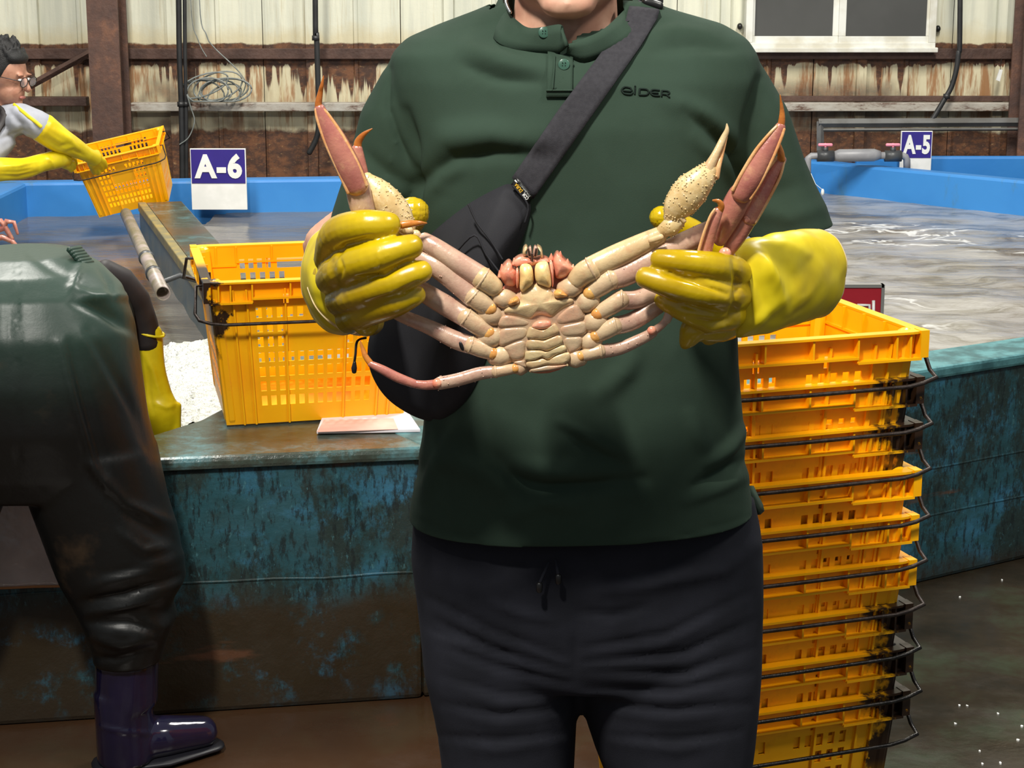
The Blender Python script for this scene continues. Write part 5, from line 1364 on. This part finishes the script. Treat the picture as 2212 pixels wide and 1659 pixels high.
o = walking_leg('walking_leg', (790, 1520, 700, 1530, 14), ((690, 1535), (470, 1570), 12), [Z5p(480, 1568, CY - .010, 13), (1040, 806, CY - .008, 14), (990, 820, CY - .008, 14), (950, 828, CY - .008, 14)], 'lowest left leg curling round beneath the fist', [
    ('carpus', 'cr_pink', [(945, 830, CY - .008, 11), (920, 832, CY - .01, 10), (900, 830, CY - .01, 9)]),
    ('propodus', 'cr_pink', [(898, 830, CY - .01, 9), (860, 816, CY - .008, 10.5), (825, 798, CY - .006, 9.5), (800, 786, CY - .004, 7)]),
    ('dactyl', 'cr_tip', [(802, 787, CY - .004, 7), (790, 770, CY - .002, 6), (783, 752, CY, 4), (778, 736, CY, 1.2)])])
knuckle(944, 828, CY - .012, 11, o, 'cr_red')
# right legs
o = walking_leg('walking_leg', (1420, 820, 1560, 760, 19), ((1530, 690), (1760, 530), 20), [Z5p(1750, 540, CY - .010, 22), (1360, 588, CY - .004, 24), (1440, 545, CY + .004, 23), (1510, 508, CY + .012, 20), (1535, 494, CY + .014, 17)], 'longest leg rising at the right above the fist', [
    ('carpus', 'cr_pink', [(1555, 520, FL + .014, 14), (1568, 485, FL + .012, 21), (1585, 448, FL + .010, 25), (1600, 418, FL + .008, 23)]),
    ('propodus', 'cr_pink', [(1602, 420, FL, 21), (1622, 385, FL - .002, 24), (1650, 335, FL - .002, 21), (1675, 294, FL - .002, 15), (1686, 274, FL - .002, 11)]),
    ('dactyl', 'cr_tip', [(1686, 276, FL - .002, 8), (1689, 258, FL - .002, 7), (1689, 236, FL - .002, 4.5), (1685, 205, FL - .004, 1)])])
for s in (-1, 1):
    segment([(1602 + s * 19, 420 + s * 9, FL - .005, 4), (1622 + s * 20, 385 + s * 10, FL - .007, 4), (1650 + s * 18, 335 + s * 9, FL - .007, 4), (1675 + s * 12, 294 + s * 6, FL - .006, 3.5), (1686 + s * 8, 276 + s * 3, FL - .005, 3)], 'cr_edge', o, 'keel', .8)
knuckle(1600, 418, FL - .004, 11, o, 'cr_pink')
o = walking_leg('walking_leg', (1500, 1040, 1650, 990, 20), ((1610, 930), (1880, 760), 18), [Z5p(1870, 770, CY - .010, 19), (1380, 645, CY - .002, 19), (1450, 612, FL + .01, 18), (1540, 575, FL + .03, 17), (1575, 550, FL + .03, 15)], 'second right leg folded close behind the longest one', [
    ('carpus', 'cr_pink', [(1572, 545, FL + .02, 13), (1590, 515, FL + .02, 17), (1612, 478, FL + .018, 18)]),
    ('propodus', 'cr_pink', [(1618, 472, FL + .016, 18), (1640, 430, FL + .016, 18), (1668, 378, FL + .016, 15), (1688, 344, FL + .016, 11)]),
    ('dactyl', 'cr_tip', [(1688, 346, FL + .014, 8), (1686, 328, FL + .012, 7), (1680, 300, FL + .01, 1.2)])])
segment([(1632, 480, FL + .012, 3.5), (1656, 438, FL + .012, 3.5), (1684, 384, FL + .012, 3.2), (1694, 346, FL + .014, 3)], 'cr_edge', o, 'keel', .8)
segment([(1605, 462, FL + .012, 3), (1626, 424, FL + .012, 3), (1655, 372, FL + .012, 3), (1680, 340, FL + .014, 3)], 'cr_edge', o, 'keel', .8)
knuckle(1614, 474, FL + .012, 10, o, 'cr_pink')
o = walking_leg('walking_leg', (1470, 1240, 1590, 1230, 18), ((1590, 1180), (1810, 1050), 17), [Z5p(1800, 1060, CY - .010, 18), (1370, 692, CY - .004, 18), (1433, 652, FL + .006, 17), (1500, 610, FL + .03, 15), (1530, 580, FL + .02, 14)], 'third right leg, its short end upright between fist and longer legs', [
    ('propodus', 'cr_pink', [(1520, 556, FL - .004, 15), (1530, 515, FL - .006, 14), (1542, 478, FL - .008, 13), (1552, 455, FL - .008, 10)]),
    ('dactyl', 'cr_tip', [(1553, 458, FL - .008, 8), (1558, 445, FL - .01, 7), (1552, 435, FL - .012, 5), (1540, 433, FL - .014, 2)])])
segment([(1508, 545, FL - .012, 3), (1520, 505, FL - .014, 3), (1534, 468, FL - .015, 3), (1544, 452, FL - .014, 2.5)], 'cr_edge', o, 'keel', .8)
knuckle(1566, 548, FL + .0, 14, o, 'cr_red')
o = walking_leg('walking_leg', (1310, 1420, 1430, 1420, 17), ((1420, 1400), (1650, 1340), 14), [Z5p(1640, 1345, CY - .010, 15), (1340, 752, CY - .008, 14), (1390, 730, CY - .008, 12), (1410, 718, CY - .01, 11)], 'lowest right leg ending in a red joint below the fist', [
    ('carpus', 'cr_leg', [(1414, 714, CY - .012, 9), (1430, 702, CY - .014, 8), (1440, 690, CY - .014, 8)]),
    ('propodus', 'cr_leg', [(1440, 692, CY - .014, 9), (1447, 674, CY - .012, 10), (1452, 655, CY - .006, 9)])])
knuckle(1408, 714, CY - .018, 10, o, 'cr_red')
# ================================================================== PERSON BENDING OVER THE TANK
bent = thing('person', 'person in black-green rubber waders bending over the tank edge, seen from behind', 'person', (P(38, 1600, 3.38).x, 3.38, 0))
BYc = 3.36
def mir(a): return 76 - a
mb = MB()
v, f = ring_loft([lv(545, -70, 150, 3.44, .10, .12), lv(575, -135, 212, 3.42, .15, .14), lv(620, -180, 262, 3.40, .17, .13), lv(700, -212, 290, 3.38, .18, .12), lv(800, -228, 304, 3.37, .18, .13), lv(900, -238, 318, BYc, .165, .13), lv(1000, -262, 345, BYc, .14, .12), lv(1060, -275, 352, BYc, .11, .11)], 48, 2.3); mb.add(v, f)
wrows = [(960, 40, 336, .13, .12), (1080, 66, 362, .12, .11), (1150, 92, 384, .115, .105), (1215, 116, 396, .11, .10), (1250, 130, 402, .105, .10), (1285, 150, 380, .095, .09), (1300, 160, 372, .095, .09), (1335, 178, 382, .1, .095), (1365, 190, 368, .09, .085), (1395, 198, 356, .08, .08), (1425, 203, 348, .072, .075)]
for s in (0, 1):
    v, f = ring_loft([lv(y, *(sorted((mir(a), mir(b))) if s else (a, b)), BYc, d, d2) for y, a, b, d, d2 in wrows], 36, 2.2); mb.add(v, f)
mb.tube([(P(38, 600, 3.44).x, 3.46, .84), (P(38, 600, 3.44).x, 3.7, .83), (P(38, 600, 3.44).x, 3.95, .78)], [.15, .135, .12], 24, True, (.95, .8), (0, 0, 1))
me = remesh(mb, 'waders', .007, 5)
wf = [([(130, 740), (160, 860), (200, 1000), (230, 1060)], 10, .008), ([(150, 740), (185, 880), (225, 1020)], 12, -.007), ([(190, 720), (260, 850), (330, 980)], 16, -.008), ([(175, 715), (240, 830), (300, 930)], 12, .006),
      ([(150, 620), (200, 640), (290, 640)], 9, .006), ([(160, 650), (220, 668), (280, 700)], 12, -.010), ([(205, 655), (260, 700), (300, 720)], 14, -.008), ([(60, 545), (110, 580), (150, 600)], 9, -.004), ([(180, 560), (165, 600), (150, 640)], 7, .005), ([(215, 580), (235, 610), (240, 640)], 6, -.005),
      ([(37, 540), (38, 700), (40, 1000)], 3.5, -.003), ([(20, 600), (22, 700), (25, 800)], 8, -.003),
      ([(190, 1000), (270, 1090), (370, 1130)], 12, .008), ([(200, 1030), (290, 1120), (370, 1170)], 14, -.007), ([(180, 1300), (270, 1285), (390, 1245)], 8, -.010), ([(190, 1270), (290, 1240), (395, 1200)], 14, .007), ([(185, 1325), (270, 1310), (350, 1290)], 8, .008), ([(190, 1345), (280, 1345), (340, 1365)], 8, -.009), ([(195, 1375), (260, 1395), (330, 1380)], 9, .007), ([(200, 1420), (250, 1425), (330, 1400)], 7, -.006), ([(260, 1150), (310, 1190), (370, 1180)], 9, .006), ([(230, 1240), (290, 1230), (340, 1225)], 7, -.005)]
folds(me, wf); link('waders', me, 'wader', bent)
# gathered waistband
mb = MB()
for k in range(7):
    a = (150 + 5 * k, 540 + 6 * k); b = (172 + 5 * k, 536 + 6 * k)
    mb.tube([P(*a, 3.40), P(*b, 3.44)], .006, 6)
mb.build('waist_gather', 'wader', bent)
# body inside: torso, head, arms
mb = MB(); cx = P(38, 600, 3.4).x
cap(mb, [(Vector((cx, 3.46, .82)), .10), (Vector((cx, 3.75, .81)), .10), (Vector((cx, 3.98, .78)), .10)], 18)
cap(mb, [(Vector((cx, 3.98, .76)), .06), (Vector((cx - .06, 4.1, .66)), .055)])
v, f = ellipsoid((cx - .07, 4.14, .62), (.075, .105, .09), 20, 14); mb.add(v, f)
sh = P(238, 590, 3.93); el = P(322, 720, 4.0); wr = P(345, 900, 4.02)
cap(mb, [(Vector((cx + .01, 3.95, .79)), .04), (P(225, 588, 3.93), .016), (P(262, 608, 3.945), .016), (P(294, 650, 3.975), .016), (P(312, 702, 4.005), .016), (wr, .016)])
cap(mb, [(Vector((cx - .1, 3.95, .80)), .06), (Vector((cx - .26, 4.0, .80)), .048), (Vector((cx - .3, 4.05, .62)), .04), (Vector((cx - .26, 4.1, .5)), .03)])
for s in (-1, 1):
    hx = P(38 + s * 150, 950, BYc).x
    cap(mb, [(Vector((hx, BYc, .7)), .08), (P(38 + s * 230, 1250, BYc), .06), (P(38 + s * 238, 1440, BYc), .05), (Vector((P(38 + s * 232, 1600, BYc).x, BYc, .10)), .04)])
link('body', remesh(mb, 'body', .009, 4), 'skin', bent)
v, f = ellipsoid((cx - .07, 4.13, .645), (.082, .11, .085), 20, 14); MB().add(v, f).build('hair', 'hair', bent)
mb = MB(); pts = [(P(225, 585, 3.92), .026), (P(262, 606, 3.94), .030), (P(294, 648, 3.97), .031), (P(312, 700, 4.0), .030), (P(320, 740, 4.0), .030)]
cap(mb, pts, 18); mb.build('sleeve', 'sleeve_black', bent)
mb = MB()
gp = smooth_path([tuple(P(a, b, Y)) + (r * mpp(a, b, Y),) for a, b, Y, r in ((320, 722, 4.0, 34), (326, 790, 4.0, 32), (335, 850, 4.0, 38), (345, 890, 4.0, 44), (350, 940, 4.02, 40))], 5)
mb.tube([Vector(q[:3]) for q in gp], [q[3] for q in gp], 20, True, (.95, .7))
mb.tube([P(350, 875, 4.0), P(382, 876, 4.0), P(380, 930, 4.0)], .012, 10)
for k, (dx) in enumerate((-.03, -.01, .012, .032)):
    c = P(350, 940, 4.02); mb.tube([c + Vector((dx, 0, 0)), c + Vector((dx * 1.1, .01, -.05)), c + Vector((dx, .02, -.08 + .006 * k))], [.013, .012, .009], 8)
me = remesh(mb, 'rubber_glove', .004, 4)
folds(me, [([(310, 760), (330, 800), (345, 850)], 6, .004), ([(330, 870), (360, 880), (384, 872)], 5, .003), ([(318, 800), (322, 850), (330, 890)], 6, -.004)])
g2 = link('rubber_glove', me, 'cuff', bent)
MB().tube([P(320 + 35 * math.cos(w * math.pi / 8), 716 + 9 * math.sin(w * math.pi / 8) + 8 * math.cos(w * math.pi / 8), 4.0 - .028 * math.sin(w * math.pi / 8)) for w in range(17)], .003, 8, False).build('cuff_edge', 'cuff', g2)
# boots
for s in (1, -1):
    ax, bx = (203, 348) if s > 0 else (mir(348), mir(203))
    c0 = P((ax + bx) / 2, 1440, BYc); cf = P((ax + bx) / 2 - s * 4, 1600, BYc)
    hw = (bx - ax) / 2 * mpp(276, 1440, BYc)
    mb = MB(); v, f = ring_loft([(c0 + Vector((0, 0, .02)), hw * .93, .062, .062), (c0.lerp(cf, .5), hw * .92, .06, .06), (Vector((cf.x, BYc, .16)), hw * .88, .06, .06), (Vector((cf.x, BYc, .10)), hw * .86, .062, .06), (Vector((cf.x, BYc, .03)), hw * .86, .062, .06), (Vector((cf.x, BYc, .018)), hw * .86, .062, .06)], 32, 2.1); mb.add(v, f)
    mb.tube([(cf.x, BYc, .055), (cf.x + s * .07, BYc + .03, .05), (cf.x + s * .14, BYc + .07, .042)], [.048, .044, .034], 18, True, (1, .95), (0, 0, 1))
    me = remesh(mb, 'boot', .005, 4)
    folds(me, [([(215, 1570), (270, 1582), (340, 1585)], 4, .003), ([(222, 1460), (228, 1520), (230, 1570)], 7, -.002), ([(290, 1450), (285, 1520), (280, 1560)], 7, .002)] if s > 0 else [])
    b = link('rubber_boot', me, 'boot', bent)
    mb = MB(); mb.tube([(cf.x - s * .03, BYc - .01, .012), (cf.x + s * .07, BYc + .02, .012), (cf.x + s * .15, BYc + .075, .012)], [.046, .046, .036], 16, True, (1, .22), (0, 0, 1)); mb.build('sole', 'boot_sole', b)
# plastic sheet hung on the tank between the legs
sheet = thing('plastic_sheet', 'wrinkled grey plastic sheet hung on the tank between the wader legs', 'sheet', P(60, 1280, 3.5))
rows = []
for j in range(25):
    row = []
    for i in range(33):
        px = -330 + 465 * i / 32 + (10 * j / 24 if i > 28 else 0); py = 1010 + 268 * j / 24 - 14 * i / 32
        q = P(px, py, 3.60); Yf = F0.y + (q.x - F0.x) * dL.y / dL.x - .012
        q = P(px, py, Yf); q.y -= .006 + .006 * noise.noise((q.x * 12, q.z * 12, 4)); row.append(q)
    rows.append(row)
grid_strip('sheet', rows, 'sheet', sheet, .0015)
MB().tube([r for r in rows[-1]], .003, 6).build('hem_cord', 'rope', sheet)
MB().tube([rows[-3][-2] + Vector((.006 * math.cos(a * .785), -.003, .006 * math.sin(a * .785))) for a in range(9)], .0015, 6, False).build('eyelet', 'pvc_dark', sheet)

# ================================================================== MAN WITH GLASSES AT THE BACK
MY = 7.15
man = thing('person', 'person with glasses and grey t-shirt lifting a yellow crate at the back', 'person', (-2.62, MY, 0))
hc0 = P(8, 160, MY); sc_ = mpp(0, 160, MY)
Rh = Matrix.Rotation(math.radians(74), 3, 'Z') @ Matrix.Rotation(math.radians(14), 3, 'X')
def hl(x, y, z): return hc0 + Rh @ Vector((x, y, z))
mb = MB()
v, f = ellipsoid(hl(0, .005, .012), (.072, .092, .10), 24, 16, Rh); mb.add(v, f)
v, f = ellipsoid(hl(0, -.035, -.06), (.056, .06, .055), 20, 12, Rh); mb.add(v, f)
v, f = ellipsoid(hl(0, -.082, -.098), (.022, .018, .016), 12, 8, Rh); mb.add(v, f)
mb.tube([hl(0, -.092, .005), hl(0, -.112, -.032)], [.008, .0135], 10)
for s in (-1, 1):
    v, f = ellipsoid(hl(s * .076, .015, -.01), (.010, .02, .03), 12, 8, Rh); mb.add(v, f)
    v, f = ellipsoid(hl(s * .03, -.088, .02), (.022, .008, .006), 10, 6, Rh); mb.add(v, f)
shc = P(-20, 300, MY + .02); hip = Vector((-2.55, MY, .82))
cap(mb, [(hl(0, .03, -.06), .055), (P(-8, 250, MY), .056)])
cap(mb, [(hip, .15), (hip.lerp(shc, .5), .145), (shc + Vector((-.02, 0, 0)), .12)], 20)
S1, E1, W1 = P(60, 265, MY - .08), P(120, 300, MY - .05), P(198, 338, MY + .1)
S2, E2, W2 = P(-40, 330, MY - .16), P(-20, 375, MY - .25), P(120, 352, MY - .02)
cap(mb, [(shc, .06), (P(48, 258, MY - .06), .036), (P(92, 276, MY - .066), .034), (P(125, 300, MY - .03), .030), (P(160, 318, MY + .03), .024), (P(190, 335, MY + .09), .018)])
cap(mb, [(shc + Vector((0, -.06, 0)), .06), (P(-36, 340, MY - .18), .036), (P(-30, 370, MY - .24), .034), (P(0, 366, MY - .24), .03), (P(90, 352, MY - .08), .024), (P(120, 345, MY - .02), .02)])
for s in (-1, 1):
    cap(mb, [(hip + Vector((0, s * .09, 0)), .085), (Vector((-2.5, MY + s * .1, .45)), .06), (Vector((-2.6, MY + s * .1, .08)), .045)])
    cap(mb, [(Vector((-2.6, MY + s * .1, .045)), .04), (Vector((-2.46, MY + s * .1, .035)), .034)])
mbody = link('body', remesh(mb, 'body', .006, 4), 'skin_tan', man)
for s in (-1, 1):
    v, f = ellipsoid(hl(s * .03, -.089, .002), (.012, .007, .006), 10, 8, Rh); MB().add(v, f).build('eye', 'eye', mbody)
    v, f = ellipsoid(hl(s * .03, -.094, .002), (.005, .004, .005), 8, 6, Rh); MB().add(v, f).build('iris', 'iris', mbody)
v, f = ellipsoid(hl(0, -.094, -.066), (.02, .007, .007), 12, 8, Rh); MB().add(v, f).build('lips', 'lip', mbody)
mb = MB()
v, f = ellipsoid(hl(0, .035, .035), (.089, .102, .106), 24, 16, Rh); mb.add(v, f)
v, f = ellipsoid(hl(0, -.042, .076), (.06, .04, .03), 20, 12, Rh); mb.add(v, f)
for s in (-1, 1): v, f = ellipsoid(hl(s * .068, .01, .02), (.016, .04, .05), 12, 8, Rh); mb.add(v, f)
for k in range(70):
    a = random.uniform(0, 6.28); e = random.uniform(.2, 1.3)
    q = hl(.078 * math.cos(a) * math.cos(e), .02 + .095 * math.sin(a) * math.cos(e), .055 + .09 * math.sin(e)); v, f = ellipsoid(q, (.007, .007, .016), 6, 5); mb.add(v, f)
link('hair', remesh(mb, 'hair', .006, 2), 'hair', man)
gls = None
mb = MB()
for s in (-1, 1):
    mb.tube([hl(s * .032 + .026 * math.cos(w * math.pi / 10), -.108, -.002 + .019 * math.sin(w * math.pi / 10)) for w in range(21)], .0018, 6, False)
    mb.tube([hl(s * .058, -.105, .004), hl(s * .078, -.05, .004), hl(s * .08, .02, .0)], .0016, 6)
mb.tube([hl(-.007, -.109, .002), hl(.007, -.109, .002)], .0016, 6)
gls = mb.build('glasses', 'glass_frame', man)
for s in (-1, 1):
    v, f = ellipsoid(hl(s * .032, -.108, -.002), (.025, .0012, .018), 16, 8, Rh); MB().add(v, f).build('lens', 'lens', gls)
# grey t-shirt
mb = MB()
cap(mb, [(hip + Vector((0, 0, -.02)), .17), (hip.lerp(shc, .5), .165), (shc + Vector((-.04, 0, 0)), .14)], 22)
cap(mb, [(P(10, 262, MY), .07), (P(48, 258, MY - .06), .062), (P(78, 268, MY - .07), .056), (P(92, 276, MY - .068), .056)], 18)
cap(mb, [(P(-10, 300, MY - .06), .075), (P(-36, 340, MY - .18), .06), (P(-30, 362, MY - .22), .058)], 18)
me = remesh(mb, 'tshirt', .006, 5)
folds(me, [([(20, 240), (45, 270), (50, 310)], 7, -.01), ([(35, 235), (65, 265), (75, 290)], 6, .006), ([(0, 300), (30, 290), (60, 285)], 6, -.008), ([(5, 330), (30, 310), (50, 300)], 6, .006)])
ts = link('tshirt', me, 'tshirt', man)
TB = bvh_of(me)
def on_t(px, py, lift=.006):
    d = ray(px, py).normalized(); h = TB.ray_cast(Vector((0, 0, CAM_Z)), d); return (h[0] - d * lift) if h[0] else P(px, py, MY - .1)
MB().tube([on_t(30, 226), on_t(45, 238), on_t(62, 252), on_t(78, 264), on_t(88, 273)], .007, 8, True, (1, .4)).build('apron_strap', 'apron', man)
MB().tube([on_t(-10, 228), on_t(2, 238), on_t(8, 250), on_t(4, 265), on_t(-8, 285)], .014, 8, True, (1, .4)).build('shirt_neck', 'sleeve_black', man)
# rubber gloves
def far_glove(pts, hand, nm='rubber_glove'):
    mb = MB()
    q = smooth_path([tuple(P(a, b, Y)) + (r * mpp(a, b, Y),) for a, b, Y, r in pts], 5)
    mb.tube([Vector(c[:3]) for c in q], [c[3] for c in q], 18, True)
    for fing in hand:
        mb.tube([P(a, b, Y) for a, b, Y, r in fing], [r * mpp(a, b, Y) for a, b, Y, r in fing], 10)
    me = remesh(mb, nm, .0045, 3); return me
me = far_glove([(92, 276, MY - .066, 33), (125, 300, MY - .03, 29), (160, 318, MY + .03, 22), (190, 335, MY + .09, 16), (205, 342, MY + .13, 17)], [[(205, 340, MY + .13, 9), (222, 348, MY + .2, 8), (228, 360, MY + .24, 6)], [(203, 346, MY + .13, 9), (216, 356, MY + .2, 8), (220, 368, MY + .24, 6)], [(200, 350, MY + .13, 8), (208, 362, MY + .19, 7), (212, 374, MY + .22, 6)], [(196, 352, MY + .12, 8), (200, 364, MY + .17, 7), (204, 374, MY + .2, 5)], [(196, 332, MY + .1, 8), (210, 330, MY + .14, 7)]])
folds(me, [([(100, 300), (130, 318), (150, 312)], 6, -.008), ([(120, 280), (150, 300), (170, 322)], 6, .006), ([(140, 330), (160, 325), (180, 335)], 5, -.006)]); link('rubber_glove', me, 'cuff', man)
me = far_glove([(-40, 372, MY - .26, 27), (0, 366, MY - .24, 26), (50, 364, MY - .16, 23), (90, 352, MY - .08, 20), (120, 345, MY - .02, 20), (140, 343, MY + .04, 17)], [[(140, 332, MY + .05, 9), (156, 336, MY + .12, 8), (162, 346, MY + .14, 6)], [(142, 340, MY + .05, 9), (158, 345, MY + .1, 8), (163, 354, MY + .12, 6)], [(142, 350, MY + .04, 9), (156, 354, MY + .08, 8), (160, 362, MY + .1, 6)], [(138, 357, MY + .03, 8), (150, 362, MY + .07, 7), (154, 368, MY + .09, 6)], [(128, 336, MY + .0, 8), (146, 330, MY + .06, 7)]])
folds(me, [([(0, 380), (40, 382), (80, 372)], 4, -.006), ([(0, 360), (40, 358), (80, 348)], 4, .005), ([(0, 372), (40, 372), (70, 366)], 3, -.004), ([(100, 338), (112, 350), (116, 362)], 4, .005)]); g = link('rubber_glove', me, 'cuff', man)
# dark bib trousers
mb = MB()
cap(mb, [(hip + Vector((0, 0, .03)), .172), (hip + Vector((0, 0, -.08)), .165)], 20)
for s in (-1, 1): cap(mb, [(hip + Vector((0, s * .09, -.05)), .11), (Vector((-2.5, MY + s * .1, .45)), .09), (Vector((-2.6, MY + s * .1, .06)), .075)], 16)
link('bib_trousers', remesh(mb, 'bib_trousers', .009, 4), 'wader', man)
# ---- crab legs poking from the water at the left edge
cb = thing('crab', 'pink crab legs sticking out of the water at the left edge', 'crab', G(15, 520, WATER_Z))
Yc = 6.4
for pts in ([(-30, 505), (8, 492), (14, 478), (30, 480), (38, 505)], [(-30, 520), (5, 512), (25, 520), (34, 530)], [(-20, 480), (2, 478), (12, 492), (26, 516)]):
    q = [P(a, b, Yc) for a, b in pts]; MB().tube(q, [.012, .011, .010, .008, .005][:len(q)], 8).build('leg', 'cr_pink', cb)
v, f = ellipsoid(P(-45, 510, Yc), (.06, .05, .035), 16, 10); MB().add(v, f).build('shell', 'cr_pink', cb)
